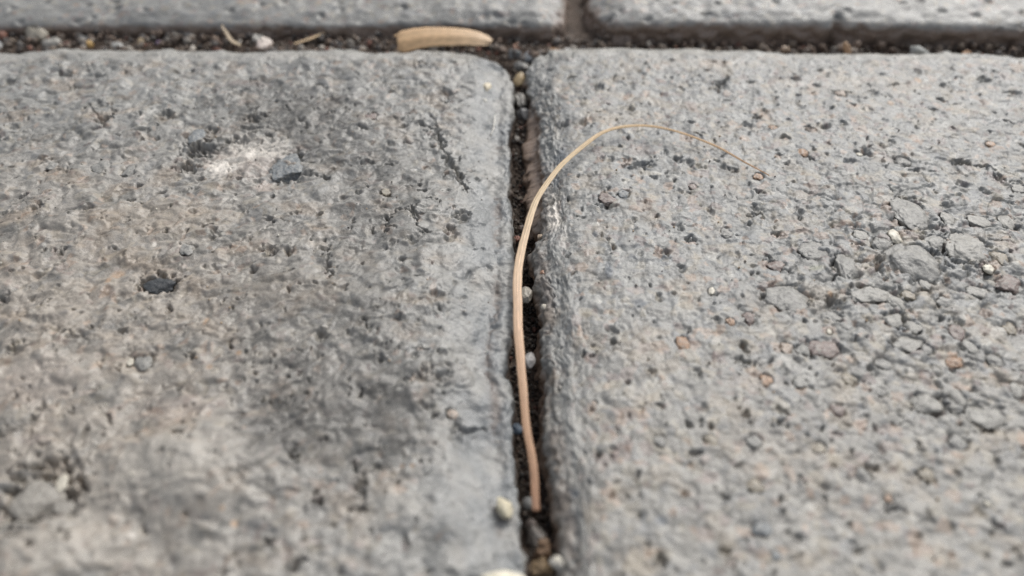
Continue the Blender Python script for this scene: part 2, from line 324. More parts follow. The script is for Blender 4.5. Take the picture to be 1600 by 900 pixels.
CRACKS_LEFT = [(0.33,[(-14.5,36.4), (-12.7,35.0), (-11.4,34.6)]), (0.44,[(-11.4,34.6), (-10.8,31.7), (-10.0,28.5), (-9.3,27.0), (-8.2,24.7), (-7.2,22.4), (-6.2,20.2)]), (0.19,[(-16.7,10.4), (-17.2,11.7), (-16.8,13.0), (-16.1,14.6), (-15.0,15.7)]), (0.24,[(-14.1,15.7), (-13.4,13.9), (-12.9,11.8), (-12.3,10.9), (-11.2,10.4)]), (0.18,[(-24.4,7.7), (-23.8,5.7), (-22.9,2.2)]), (0.13,[(-5.9,-19.0), (-5.1,-19.8), (-4.4,-19.9), (-3.7,-19.0), (-2.7,-19.4)]), (0.16,[(-11.0,-10.0), (-9.7,-9.7), (-8.8,-10.2)]), (0.18,[(-15.6,-24.4), (-15.6,-26.2), (-14.7,-28.0)]), (0.17,[(-67.4,39.8), (-63.3,35.3), (-64.1,33.6)]), (0.17,[(-64.2,40.7), (-62.4,37.1), (-63.2,34.4)])]
CRACKS_RIGHT = [(0.31,[(65.1,25.8), (67.5,25.3), (69.7,24.7), (70.3,21.7)]), (0.23,[(47.4,5.7), (46.1,2.8), (46.9,1.7)]), (0.29,[(33.8,45.5), (35.0,47.8), (36.7,49.9)]), (0.21,[(15.9,24.7), (17.3,24.4), (20.1,25.0), (20.9,26.2)]), (0.24,[(57.7,12.0), (57.5,10.0), (56.0,6.3), (56.4,4.5), (59.5,4.0)]), (0.22,[(47.7,0.6), (48.0,-2.2), (46.4,-5.3), (46.8,-7.3)]), (0.18,[(56.3,6.3), (54.0,6.7), (52.8,5.7)]), (0.18,[(42.2,6.3), (40.9,4.5), (40.5,1.7)]), (0.19,[(47.3,-15.6), (46.7,-18.1), (48.1,-18.1)]), (0.19,[(49.4,-16.5), (48.8,-19.8), (50.0,-20.7)]), (0.18,[(33.0,5.7), (33.7,3.4), (35.5,2.8)]), (0.19,[(34.3,13.3), (34.0,14.6), (32.3,13.9)])]
BLADE = [(2.46, -28.30, -3.20), (2.15, -22.95, -2.40), (1.41, -16.95, -1.70), (0.90, -8.32, -1.10), (0.64, 0.68, -0.70), (1.25, 7.15, -0.20), (2.41, 12.70, 0.50), (4.64, 18.70, 1.20), (7.33, 23.18, 1.70), (10.79, 27.42, 2.00), (14.86, 31.02, 2.10), (19.32, 32.18, 2.00), (23.94, 30.86, 2.10), (29.13, 27.56, 1.90), (36.32, 20.75, 1.40)]


CODE = {'g': (0.30, 0.295, 0.285), 'l': (0.36, 0.35, 0.33), 'b': (0.23, 0.25, 0.27), 'k': (0.045, 0.05, 0.055), 'd': (0.36, 0.335, 0.305), 'w': (0.66, 0.62, 0.54),
        'p': (0.46, 0.37, 0.31), 'r': (0.25, 0.19, 0.175), 'o': (0.44, 0.27, 0.17), 't': (0.36, 0.315, 0.25),
        'W': (0.70, 0.655, 0.61), 'P': (0.44, 0.36, 0.32), 'O': (0.43, 0.29, 0.19), 'D': (0.062, 0.06, 0.056), 'L': (0.40, 0.375, 0.345),
        'F': (0.150, 0.143, 0.132), 'T': (0.36, 0.30, 0.24), 'R': (0.24, 0.18, 0.165), 'B': (0.13, 0.15, 0.18), 'G': (0.33, 0.34, 0.27)}
BROWN = (0.105, 0.075, 0.058)

# edges of the narrow joint: x of the block edges as a function of y
def joint_left(y):
    w = np.interp(y, [-100, -36, -30, -22, -17, -14, -11.5, -8, -3, 3, 20, 63], [1.6, 1.55, 1.3, 0.75, 0.3, 0.1, -0.75, -0.75, 0.0, 0.0, -0.05, 0.0])
    return w + 0.12 * noise(y / 2.3, y * 0 + 3.3, 5) + 0.09 * noise(y / 0.8, y * 0 + 1.3, 8)
def joint_right(y):
    w = np.interp(y, [-100, -36, -30, -25, -18, -10, -4, 0, 4, 9, 13, 20, 30, 36, 40, 44, 50, 55, 60, 63],
                  [4.6, 4.4, 4.5, 3.9, 3.5, 3.5, 3.1, 3.4, 2.7, 2.8, 4.0, 4.1, 4.0, 3.9, 4.1, 3.4, 2.6, 2.6, 3.4, 4.2])
    return w + 0.34 * noise(y / 2.6, y * 0 + 7.7, 15) + 0.20 * noise(y / 0.9, y * 0 + 2.3, 18)

def steps(a, b, f0, f1, fine, coarse):
    """positions from a to b: step 'fine' inside f0..f1, growing to 'coarse' outside"""
    out = [a]; p = a
    while p < b:
        d = max(f0 - p, p - f1, 0)
        p += min(coarse, fine + d * 0.25); out.append(p)
    out = np.array(out); return a + (out - a) * (b - a) / (out[-1] - a)

def profile(points, fine, deep=True):
    """edge profile (inset, z) from the foot of the wall to the flat top, resampled by arc length"""
    p = np.array(points, float)
    seg = np.r_[0, np.cumsum(np.hypot(*np.diff(p, axis=0).T))]
    s = np.arange(0, seg[-1] + fine, fine); s[-1] = seg[-1]
    q = np.stack([np.interp(s, seg, p[:, 0]), np.interp(s, seg, p[:, 1])], 1)
    k = max(1, int(1.0 / fine)); ker = np.hanning(2 * k + 3)[1:-1]; ker /= ker.sum()
    pad = np.r_[np.repeat(q[:1], k, 0), q, np.repeat(q[-1:], k, 0)]
    q = np.stack([np.convolve(pad[:, i], ker, 'valid') for i in (0, 1)], 1)
    if deep:
        q = np.r_[[[q[0, 0], -60.0]], q]; s = np.r_[-30.0, s]
    return q, s - s[-1]

LIP = [(0, -14), (0.0, -3.2), (0.1, -2.5), (0.8, -2.15), (1.5, -2.2), (2.0, -2.45), (2.5, -2.2), (4.0, -1.5), (5.5, -0.85), (7.5, -0.3), (10.5, 0)]
LIP2 = [(0, -14), (0.0, -4.2), (0.2, -2.6), (0.9, -1.9), (2.1, -1.45), (3.8, -1.0), (6.0, -0.55), (9, -0.2), (13, 0)]
BACKF = [(0, -14), (0.0, -2.6), (0.25, -1.75), (1.2, -1.25), (3.0, -0.6), (5.5, -0.15), (8, 0)]
ROUND = [(0, -14), (0.0, -3.6), (0.3, -2.6), (1.6, -1.8), (3.6, -0.75), (5.5, -0.25), (8, 0)]

SURFACE = {}

def paving_block(x0, x1, y0, y1, prof, fine, win, edge, radius, style, pits, stones, patches, cracks, seed, name, label, parent):
    """one block: the top and walls are a single relief sheet whose rows run up one wall, over the top and down the other"""
    (pl, pr, pf, pb) = prof
    def axis(a, b, p0, p1, w0, w1, fn):
        q0, s0 = profile(p0, fn[0]); q1, s1 = profile(p1, fn[1])
        mid = steps(a + q0[-1, 0], b - q1[-1, 0], w0, w1, fn[2], 2.2)[1:-1]
        pos = np.r_[a + q0[:, 0], mid, (b - q1[:, 0])[::-1]]
        z = np.r_[q0[:, 1], 0 * mid, q1[::-1, 1]]
        arc = np.r_[a + q0[-1, 0] + s0, mid, (b - q1[-1, 0]) - s1[::-1]]
        return pos, z, arc
    xs, zx, ax = axis(x0, x1, pl, pr, win[0], win[1], fine[0])
    ys, zy, ay = axis(y0, y1, pf, pb, win[2], win[3], fine[1])
    X, Y = np.meshgrid(xs, ys, indexing='ij'); SX, SY = np.meshgrid(ax, ay, indexing='ij')
    SX = SX.astype(np.float32) + seed * 3.7; SY = SY.astype(np.float32) + seed * 1.9
    Z = -((-zx[:, None]) ** 4 + (-zy[None, :]) ** 4) ** 0.25
    inX0 = X - x0; inX1 = x1 - X; inY0 = Y - y0; inY1 = y1 - Y
    de = np.minimum(np.minimum(inX0, inX1), np.minimum(inY0, inY1))
    band = sst(1.2, 3.5, de) * (1 - sst(6, 11, de))
    Z = Z + band * (0.45 * noise(X / 7.0, Y / 7.0, seed + 77) + 0.25 * noise(X / 2.8, Y / 2.8, seed + 78))
    X = X + np.exp(-((de - 1.9) / 0.9) ** 2) * (0.28 * noise(Y / 6.0, Y * 0 + 0.3, seed + 79) + 0.16 * noise(Y / 1.9, Y * 0 + 0.8, seed + 80)) * (np.minimum(inX0, inX1) < 4)
    # rounded plan corners
    cx = np.clip(1 - np.minimum(inX0, inX1) / radius, 0, 1); cy = np.clip(1 - np.minimum(inY0, inY1) / radius, 0, 1)
    ln = np.sqrt(cx ** 2 + cy ** 2) + 1e-9; kf = np.maximum(cx, cy) / ln
    X = X + np.where(inX0 < inX1, 1, -1) * (cx - cx * kf) * radius * 1.0
    Y = Y + np.where(inY0 < inY1, 1, -1) * (cy - cy * kf) * radius * 1.0
    # uneven edge lines
    e = edge
    if e.get('x0'): X = X + e['x0'](Y) * (1 - sst(0, 9, inX0))
    if e.get('x1'): X = X + e['x1'](Y) * (1 - sst(0, 9, inX1))
    if e.get('y0'): Y = Y + e['y0'](X) * (1 - sst(0, 9, inY0))
    if e.get('y1'): Y = Y + e['y1'](X) * (1 - sst(0, 9, inY1))
    x = X.astype(np.float32); y = Y.astype(np.float32)
    dedge = np.minimum(np.minimum(inX0, inX1), np.minimum(inY0, inY1)).astype(np.float32)
    wall = sst(3.0, 4.6, -Z).astype(np.float32)
    h, col, low = style(SX, SY, x, y, dedge, inX0, inX1, inY0, inY1, Z, wall, seed)
    top = (1 - wall)
    # pits, stone sockets, cracks: local windows
    def window(cx_, cy_, r):
        i0, i1 = np.searchsorted(xs, [cx_ - r, cx_ + r]); j0, j1 = np.searchsorted(ys, [cy_ - r, cy_ + r])
        return slice(max(i0, 1), max(i1, 1)), slice(max(j0, 1), max(j1, 1))
    wob = fbm(SX / 0.9, SY / 0.9, seed + 91, 3); wob2 = fbm(SX / 0.7 + 9, SY / 0.7, seed + 97, 3)
    for (a, b, rx, ry) in pits:
        s = window(a, b, 2.2 * max(rx, ry)); xx = x[s] - a; yy = y[s] - b
        if xx.size == 0: continue
        rx, ry = rx * 1.1, min(ry, rx * 1.9) * 1.05
        xx = xx + 0.55 * rx * wob2[s]; yy = yy + 0.55 * ry * wob[s]
        q = np.sqrt((xx / rx) ** 2 + (yy / ry) ** 2) * (1 + 0.35 * wob[s])
        m = 1 - sst(0.45, 1.1, q)
        dp = 0.22 + 0.65 * min(rx, ry)
        h[s] = h[s] - min(dp, 2.2) * m * top[s] * (0.75 + 0.5 * wob2[s]) + 0.10 * np.exp(-((q - 1.3) / 0.25) ** 2) * top[s]
    for (a, b, rx, ry, c) in stones:
        s = window(a, b, 1.8 * max(rx, ry)); xx = x[s] - a; yy = y[s] - b
        if xx.size == 0: continue
        q = np.sqrt((xx / rx) ** 2 + (yy / ry) ** 2) * (1 + 0.30 * wob[s])
        part = sst(-0.5, 0.35, fbm(xx / (0.8 * rx) + a, yy / (0.8 * ry) + b, seed + 61, 2))      # the paste has broken away along part of the rim
        h[s] = h[s] - ((0.10 + (0.25 + 0.25 * min(rx, 2.0)) * part) * (1.5 if c == 'd' else 1)) * (1 - sst(0.92, 1.22, q)) * top[s]
    for (w, pts) in cracks:
        P = np.array(pts); c = P.mean(0); s = window(c[0], c[1], np.abs(P - c).max() + 2)
        xx = x[s] + 0.65 * wob[s]; yy = y[s] + 0.65 * wob2[s]
        d = np.full(xx.shape, 99.0, np.float32)
        for (ax_, ay_), (bx_, by_) in zip(pts[:-1], pts[1:]):
            ux, uy = bx_ - ax_, by_ - ay_; t = np.clip(((xx - ax_) * ux + (yy - ay_) * uy) / (ux * ux + uy * uy), 0, 1)
            d = np.minimum(d, np.hypot(xx - ax_ - t * ux, yy - ay_ - t * uy))
        q = d / (w * np.clip(0.9 + 1.5 * fbm(SX[s] / 1.6, SY[s] / 1.6, seed + 93, 2), 0.15, 2.2) + 0.03)
        h[s] = h[s] - (0.5 + 1.2 * w) * (1 - sst(0.5, 1.15, q)) + 0.07 * np.exp(-((q - 1.7) / 0.4) ** 2)
    for (a, b, rx, ry, c, k) in patches:
        s = window(a, b, 2 * max(rx, ry)); xx = x[s] - a; yy = y[s] - b
        if xx.size == 0: continue
        q = np.sqrt((xx / rx) ** 2 + (yy / ry) ** 2) + (0.45 if rx > 1.2 else 0.2) * wob[s]
        m = (1 - sst(0.5, 1.2, q)) * min(1.0, k * 1.25) * top[s]
        if c == 'D': m = m * (0.25 + 0.75 * sst(-0.28, 0.12, fbm(SX[s] / 2.1, SY[s] / 1.8, seed + 55, 4, 0.6)))
        col[s] = mixc(col[s], CODE[c], m)
    # displace along the sheet's own normal
    P = np.stack([X, Y, Z], -1)
    tu = np.gradient(P, axis=0); tv = np.gradient(P, axis=1)
    N = np.cross(tu, tv); N /= np.linalg.norm(N, axis=-1, keepdims=True) + 1e-12
    h = h * sst(-30, -12, Z)
    P = P + N * h[..., None]
    nx, ny = X.shape
    SURFACE[seed] = (P, N, xs, ys)
    me = make_mesh(name, P.reshape(-1, 3), grid_faces(nx, ny), col.reshape(-1, 3))
    me.materials.append(M_CONC)
    ob = link(bpy.data.objects.new(name, me), parent)
    ob["label"] = label
    # aggregate stones that stand out of the surface, each a piece of the block
    rng = np.random.default_rng(seed + 400)
    for (a, b, rx, ry, c) in stones:
        i = min(np.searchsorted(xs, a), nx - 1); j = min(np.searchsorted(ys, b), ny - 1)
        v, f = pebble_shape(4 if rx > 1.9 else 3, rng, rng.uniform(0.6, 1.0), 0.17)
        ry = min(ry, rx * 1.5)
        rz = 0.62 * min(rx, ry)
        v = v * np.array([rx * 1.16, ry * 1.16, rz], np.float32)
        v[:, 2] = np.where(v[:, 2] > 0.35 * rz, 0.35 * rz + (v[:, 2] - 0.35 * rz) * 0.45, v[:, 2])
        big = fbm(v[:, 0] / 0.9 + a, v[:, 1] / 0.9 + b + v[:, 2], seed + 5, 4)
        fn = fbm(v[:, 0] / 0.35 + a, v[:, 1] / 0.35 + b + v[:, 2], seed + 6, 3)
        nn = v / (np.linalg.norm(v, axis=1, keepdims=True) + 1e-9)
        v = v + nn * (0.10 * big + 0.06 * fn)[:, None] * min(1.0, rx)
        kc = np.array(CODE[c], np.float32) * (0.92 if c in 'gld' else 0.9)
        cc = kc[None] * (1 + 0.22 * big + 0.25 * fn)[:, None]
        if c not in 'wk':
            dust = sst(-0.1, 0.5, fn + 0.3 * big)
            cc = mixc(cc, (0.32, 0.31, 0.29), 0.6 * dust)
        ms = make_mesh("stone", v, f, cc); ms.materials.append(M_STONE if c != 'w' else M_PALE)
        st = link(bpy.data.objects.new("stone", ms), ob)
        st.location = (a * MM, b * MM, (Z[i, j] + low[i, j] - (0.38 if c == 'd' else 0.55) * rz + 0.08) * MM)
    return ob

def speckle(col, SX, SY, cell, seed, amount=1.0):
    """mineral grains of different rock, each with its own colour"""
    _, _, cid, c2 = worley(SX / cell, SY / cell, seed)
    one = np.ones_like(cid) * amount
    col = col * (0.80 + 0.40 * c2)[..., None] if amount >= 1 else col * (1 + amount * 0.4 * (c2 - 0.5))[..., None]
    col = mixc(col, (0.47, 0.29, 0.19), one * 0.55 * (cid < 0.035))
    col = mixc(col, (0.26, 0.17, 0.155), one * 0.55 * ((cid > 0.035) & (cid < 0.075)))
    col = mixc(col, (0.14, 0.16, 0.19), one * 0.42 * ((cid > 0.075) & (cid < 0.17)))
    col = mixc(col, (0.43, 0.37, 0.28), one * 0.5 * ((cid > 0.17) & (cid < 0.24)))
    col = mixc(col, (0.62, 0.60, 0.56), one * 0.6 * ((cid > 0.24) & (cid < 0.255)))
    return col

def style_left(SX, SY, x, y, dedge, inX0, inX1, inY0, inY1, Z, wall, seed):
    smooth = 1 - sst(3.0, 10.5, np.minimum(inX1, inY1 * 1.1) + 3.2 * fbm(SX / 6, SY / 6, seed + 3, 3))    # trowelled margin
    ca, sa_ = math.cos(0.45), math.sin(0.45)
    wx = SX + 0.7 * fbm(SX / 3.0, SY / 3.0, seed + 1, 3); wy = SY + 0.7 * fbm(SX / 3.0, SY / 3.0, seed + 2, 3)
    a = (wx * ca + wy * sa_); b = (-wx * sa_ + wy * ca) * 1.0
    low = 0.60 * fbm(SX / 26, SY / 26, seed + 4, 2) + 0.36 * fbm(SX / 9, SY / 9, seed + 5, 2)
    for (mx_, my_, rx, ry, am) in ((-31, -25.5, 8.0, 5.5, 2.3), (-43.5, -35.5, 6, 4.6, 2.0), (-52, -10, 9, 6, 0.6), (-60, 18, 10, 7, 0.5), (-14.0, 12.3, 1.9, 3.0, 0.55), (-8.6, -13, 2.2, 2.2, 0.5), (-10.5, -15.5, 2.0, 1.5, 0.6), (-8.2, -11.2, 1.4, 1.4, 0.5), (-11.2, -12.4, 1.3, 1.2, 0.4)):
        low = low + am * np.exp(-(((x - mx_) / rx) ** 2 + ((y - my_) / ry) ** 2) ** 1.5)
    patchy = sst(-0.35, 0.45, fbm(SX / 11, SY / 8, seed + 11, 3))                 # where the skin is broken up
    mid = 0.72 * np.abs(fbm(a / 6.0, b / 4.6, seed + 6, 3, 0.5)) - 0.25 + 0.17 * fbm(a / 2.6, b / 2.1, seed + 12, 2)
    ridg = fbm(a / 1.3, b / 1.15, seed + 7, 4, 0.55)
    f1, f2, cid, c2 = worley(a / 1.25, b / 1.05, seed + 8)
    crev = 1 - sst(0.02, 0.20, f2 - f1)
    rough = (1 - 0.75 * smooth) * (0.16 + 0.9 * patchy)
    h = low + mid * (1 - 0.6 * smooth) + rough * (0.085 * ridg + 0.07 * (0.5 - f1) * (cid > 0.3) - 0.13 * crev * (cid > 0.62))
    rl = np.abs(noise(a / 6.0, b / 1.7, seed + 66)); h = h + (1 - smooth) * 0.16 * (1 - sst(0.0, 0.16, rl)) * sst(0.0, 0.5, noise(a / 5.0, b / 4.0, seed + 67))     # float marks
    rag = fbm(SX / 0.8, SY / 0.8, seed + 44, 3); rag2 = fbm(SX / 0.8 + 7, SY / 0.8, seed + 45, 3)
    for cl, pr_, r0, r1, dp, sd in ((3.3, 0.30, 0.05, 0.16, 0.75, 20), (1.5, 0.20, 0.09, 0.20, 0.62, 24), (0.8, 0.08, 0.14, 0.28, 0.38, 28)):
        ex, ey = (0.75, 1.6) if sd != 20 else (1.15, 1.0)                 # most small pits are narrow slits
        p1, _, pid, pp = worley((wx + 0.2 * wy + 0.16 * cl * rag) / cl / ex, (wy - 0.2 * wx + 0.16 * cl * rag2) / cl / ey, seed + sd)
        r = r0 + (r1 - r0) * pp
        q = p1 / r * (1 + 0.4 * rag2)
        m = (1 - sst(0.6, 1.05, q)) * (pid < pr_ * (0.35 + 0.9 * patchy))
        h = h - (1 - 0.8 * smooth) * (dp * m * (0.5 + pp) - 0.08 * np.exp(-((q - 1.35) / 0.28) ** 2) * (pid < pr_ * (0.35 + 0.9 * patchy)))
    h = h + 0.022 * noise(SX / 0.24, SY / 0.24, seed + 40) + 0.055 * fbm(SX / 0.8, SY / 0.8, seed + 41, 3)
    g1, g2, gi, gj = worley(wx / 0.9, wy / 0.9, seed + 62)
    h = h + smooth * 0.09 * (0.45 - g1) * (gi > 0.55) * sst(-0.2, 0.4, noise(SX / 4, SY / 4, seed + 63))
    lip = 1 - sst(1.3, 2.6, inX1)
    h = h + lip * (0.20 * fbm(SX / 1.3, SY / 1.3, seed + 43, 4)) + wall * 0.35 * fbm(SX / 3.0, SY / 3.0, seed + 42, 4)
    # scoop at the far corner beside the joint
    h = h - 0.9 * np.exp(-(((x + 7.5) / 3.8) ** 2 + ((y - 58.5) / 3.2) ** 2))
    # colours: cement dust film over dark stone, worn through in patches
    f_lo = fbm(SX / 17, SY / 13, seed + 50, 3)
    film = fbm(a / 6.0, b / 4.2, seed + 51, 4, 0.6)
    fine = fbm(a / 1.1, b / 0.9, seed + 52, 3, 0.6)
    warm = np.clip(sst(5, 50, -x) * (1 - sst(-10, 45, y)) * 1.1, 0, 1)
    dustc = np.array((0.300, 0.297, 0.290), np.float32) + warm[..., None] * np.array((0.036, 0.006, -0.020), np.float32)
    col = np.broadcast_to(dustc, x.shape + (3,)).copy()
    col = mixc(col, (0.15, 0.148, 0.14), 0.70 * sst(0.0, 0.8, film + 0.30 * fine + 0.35 * f_lo) * (1 - 0.75 * smooth))
    col = mixc(col, (0.33, 0.255, 0.19), 0.42 * sst(0.0, 0.8, fbm(SX / 6, SY / 4, seed + 53, 3)) * (1 - smooth))
    col = speckle(col, wx, wy, 0.75, seed + 54, 0.44) * (1 - smooth[..., None]) + col * smooth[..., None]
    col = mixc(col, (0.20, 0.213, 0.226), 0.85 * (1 - sst(3.5, 9.5, inX1)) * sst(-0.5, 0.3, fbm(SX / 5, SY / 7, seed + 56, 3)))  # bluish sky sheen of the sloping rim, put into its colour
    col = mixc(col, (0.36, 0.35, 0.33), 0.55 * (1 - sst(4, 10, inY1)) * sst(3, 8, inX1))
    col = col * (1 + 0.14 * fbm(SX / 0.7, SY / 0.7, seed + 57, 3))[..., None]
    dirt = np.exp(-((inX1 - 2.05) / 0.62) ** 2) * sst(-0.35, 0.35, noise(SY / 5.0, SY * 0 + 0.5, seed + 58) + 0.6 * noise(SX / 0.8, SY / 0.8, seed + 59))
    dirt = dirt * sst(-60, -20, y) * (1 - sst(38, 48, y))
    col = mixc(col, BROWN, 0.72 * dirt)
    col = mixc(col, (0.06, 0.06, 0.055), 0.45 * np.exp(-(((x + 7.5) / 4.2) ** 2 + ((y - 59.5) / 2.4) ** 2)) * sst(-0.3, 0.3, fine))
    col = mixc(col, BROWN, 0.85 * wall)
    return h, col, low

def style_right(SX, SY, x, y, dedge, inX0, inX1, inY0, inY1, Z, wall, seed):
    nz = noise(SX / 4, SY / 4, seed + 3)
    nz = fbm(SX / 6, SY / 6, seed + 3, 3)
    smooth = np.maximum(1 - sst(2.0, 9.5, inX0 + 3.0 * nz), 1 - sst(3.0, 11.0, inY1 + 3.0 * nz))
    wx = SX + 0.35 * fbm(SX / 2.2, SY / 2.2, seed + 1, 3); wy = SY + 0.35 * fbm(SX / 2.2, SY / 2.2, seed + 2, 3)
    low = 0.40 * fbm(SX / 26, SY / 26, seed + 4, 2) + 0.16 * fbm(SX / 8, SY / 8, seed + 5, 2)
    coarse = sst(20, 48, x) * sst(-34, -8, y) * (1 - sst(18, 34, y)) + 0.10     # washed-out aggregate towards the far corner
    coarse = np.clip(coarse + 0.25 * fbm(SX / 9, SY / 9, seed + 6, 2), 0.05, 1)
    def domes(cell, sd):
        f1, f2, cid, c2 = worley(wx / cell, wy / cell, seed + sd)
        return np.sqrt(np.clip(1 - (f1 / 0.72) ** 2, 0, 1)) * (0.45 + 0.55 * c2), 1 - sst(0.03, 0.28, f2 - f1), cid
    d1, k1, i1 = domes(2.9, 8); d2, k2, i2 = domes(1.35, 9); d3, k3, i3 = domes(0.70, 10)
    rough = 1 - 0.5 * smooth
    h = low + rough * (coarse * (0.34 * (d1 - 0.5) * (i1 > 0.35) - 0.22 * k1 * (i1 > 0.68)) + (0.25 + 0.60 * coarse) * (0.17 * (d2 - 0.5) - 0.12 * k2 * (i2 > 0.62)) + 0.075 * (d3 - 0.5) - 0.05 * k3 * (i3 > 0.65))
    h = h + (1 - 0.5 * smooth) * (0.36 * np.abs(fbm(wx / 5.0, wy / 4.4, seed + 12, 3, 0.5)) - 0.12 + 0.13 * fbm(wx / 2.3, wy / 2.1, seed + 14, 3))
    rid = fbm(SX / 0.9, SY / 0.9, seed + 13, 3)
    rag2 = fbm(SX / 0.8 + 7, SY / 0.8, seed + 45, 3)
    for cl, pr_, r0, r1, dp, sd in ((3.4, 0.24, 0.05, 0.17, 0.60, 20), (1.7, 0.12, 0.08, 0.20, 0.50, 24), (0.8, 0.07, 0.14, 0.28, 0.32, 28)):
        ex, ey = (0.8, 1.5) if sd != 20 else (1.1, 1.0)
        p1, _, pid, pp = worley((wx - 0.25 * wy + 0.15 * cl * rid) / cl / ex, (wy + 0.25 * wx + 0.15 * cl * rag2) / cl / ey, seed + sd)
        q = p1 / (r0 + (r1 - r0) * pp) * (1 + 0.5 * rid)
        m = (1 - sst(0.55, 1.1, q)) * (pid < pr_)
        h = h - rough * dp * m * (0.5 + pp) + rough * 0.05 * np.exp(-((q - 1.35) / 0.3) ** 2) * (pid < pr_)
    h = h + 0.022 * noise(SX / 0.24, SY / 0.24, seed + 40) + 0.055 * fbm(SX / 0.8, SY / 0.8, seed + 41, 3)
    lip = 1 - sst(1.6, 3.4, inX0)
    g1, g2, gi, gj = worley(wx / 0.85, wy / 0.85, seed + 62)
    h = h + (1 - sst(4, 9, inX0)) * (0.16 * (0.45 - g1) * (gi > 0.35) + 0.10 * rid)
    h = h + lip * (0.34 * fbm(SX / 1.8, SY / 1.8, seed + 43, 4)) + wall * (0.6 * fbm(SX / 3.2, SY / 3.2, seed + 42, 4) + 0.1 + 1.7 * sst(12, 18, y) * (1 - sst(42, 46, y)) * sst(2.8, 5, -Z))
    h = h + 0.20 * (1 - sst(3, 7, inX0)) * fbm(SX / 1.1, SY / 1.1, seed + 44, 3) * sst(5, 20, y)
    # colours
    f_lo = fbm(SX / 15, SY / 15, seed + 50, 3)
    col = np.broadcast_to(np.array((0.272, 0.274, 0.272), np.float32), x.shape + (3,)).copy()
    warm = sst(10, -30, y) if False else 1 - sst(-30, 12, y)
    col = col + warm[..., None] * np.array((0.034, 0.022, 0.008), np.float32)
    col = mixc(col, (0.20, 0.195, 0.185), 0.55 * sst(-0.1, 0.7, fbm(SX / 4.5, SY / 3.5, seed + 51, 4, 0.6) + 0.3 * f_lo) * (1 - 0.5 * warm))
    col = mixc(col, (0.34, 0.275, 0.205), 0.40 * sst(0.05, 0.8, fbm(SX / 5, SY / 4, seed + 53, 3)))
    c1 = speckle(col, wx, wy, 0.70, seed + 10, 0.58)
    c1 = speckle(c1, wx, wy, 1.35, seed + 9, 0.55)
    sm = (0.65 * smooth)[..., None]
    col = c1 * (1 - sm) + col * sm
    col = mixc(col, (0.305, 0.308, 0.306), 0.7 * (1 - sst(3, 9, inX0)) * sst(-0.5, 0.3, fbm(SX / 5, SY / 7, seed + 56, 3)))
    col = mixc(col, (0.385, 0.375, 0.35), 0.65 * (1 - sst(3, 9, inY1)))
    col = col * (1 + 0.16 * fbm(SX / 0.6, SY / 0.6, seed + 57, 3))[..., None]
    dirt = np.exp(-((inX0 - 1.2) / 1.15) ** 2) * sst(-0.5, 0.2, noise(SY / 6.0, SY * 0 + 0.5, seed + 58) + 0.6 * noise(SX / 0.9, SY / 0.9, seed + 59) + 0.15) * (1 - sst(22, 36, y))
    col = mixc(col, (0.16, 0.12, 0.095), 0.6 * dirt)
    mud = np.maximum(wall, sst(1.9, 2.9, -Z) * sst(12, 18, y) * (1 - sst(42, 46, y)))
    col = mixc(col, (0.25, 0.175, 0.13), 0.9 * mud)
    return h, col, low

def style_back(SX, SY, x, y, dedge, inX0, inX1, inY0, inY1, Z, wall, seed):
    low = 0.4 * fbm(SX / 24, SY / 24, seed + 4, 2)
    f1, f2, cid, c2 = worley(SX / 1.9, SY / 1.6, seed + 8)
    rid = fbm(SX / 1.4, SY / 1.2, seed + 7, 4)
    h = low + 0.15 * fbm(SX / 4.5, SY / 3.6, seed + 6, 4, 0.55) + 0.06 * rid + 0.10 * (0.5 - f1)
    p1, _, pid, pp = worley(SX / 3.3, SY / 3.0, seed + 20)
    h = h - 0.5 * (1 - sst(0.10, 0.30, p1 * (1 + 0.5 * rid))) * (pid < 0.22)
    h = h + wall * (0.9 * fbm(SX / 4.5, SY / 4.5, seed + 42, 4)) + sst(1.6, 2.6, -Z) * (1 - wall) * 0.35 * fbm(SX / 2.6, SY / 2.6, seed + 43, 3)
    col = np.broadcast_to(np.array((0.265, 0.26, 0.25), np.float32), x.shape + (3,)).copy()
    col = mixc(col, (0.20, 0.20, 0.195), 0.65 * sst(-0.1, 0.7, fbm(SX / 6, SY / 4, seed + 51, 4, 0.6)))
    col = speckle(col, SX, SY, 0.9, seed + 54, 0.9)
    col = mixc(col, (0.29, 0.293, 0.295), 0.4 * (1 - sst(2, 7, inY0)))
    col = mixc(col, (0.235, 0.18, 0.15), 0.92 * sst(1.5, 2.7, -Z + 0.5 * fbm(SX / 3, SY / 3, seed + 60, 3)))
    return h, col, low

# ------------------------------------------------------------------ ground sheet under the blocks
def fill_v(y):
    return np.interp(y, [-60, -38, -33, -30, -26, -18, 0, 10, 22, 35, 44, 50, 57, 64], [-6, -4.6, -4.8, -6.2, -7.6, -7.8, -7.0, -6.4, -6.6, -6.2, -5.4, -5.2, -5.4, -5.8])
def fill_b(x):
    return np.interp(x, [-100, -60, -20, 0, 8, 14, 40, 100], [-3.7, -3.9, -4.0, -4.7, -4.7, -5.2, -6.0, -5.4])

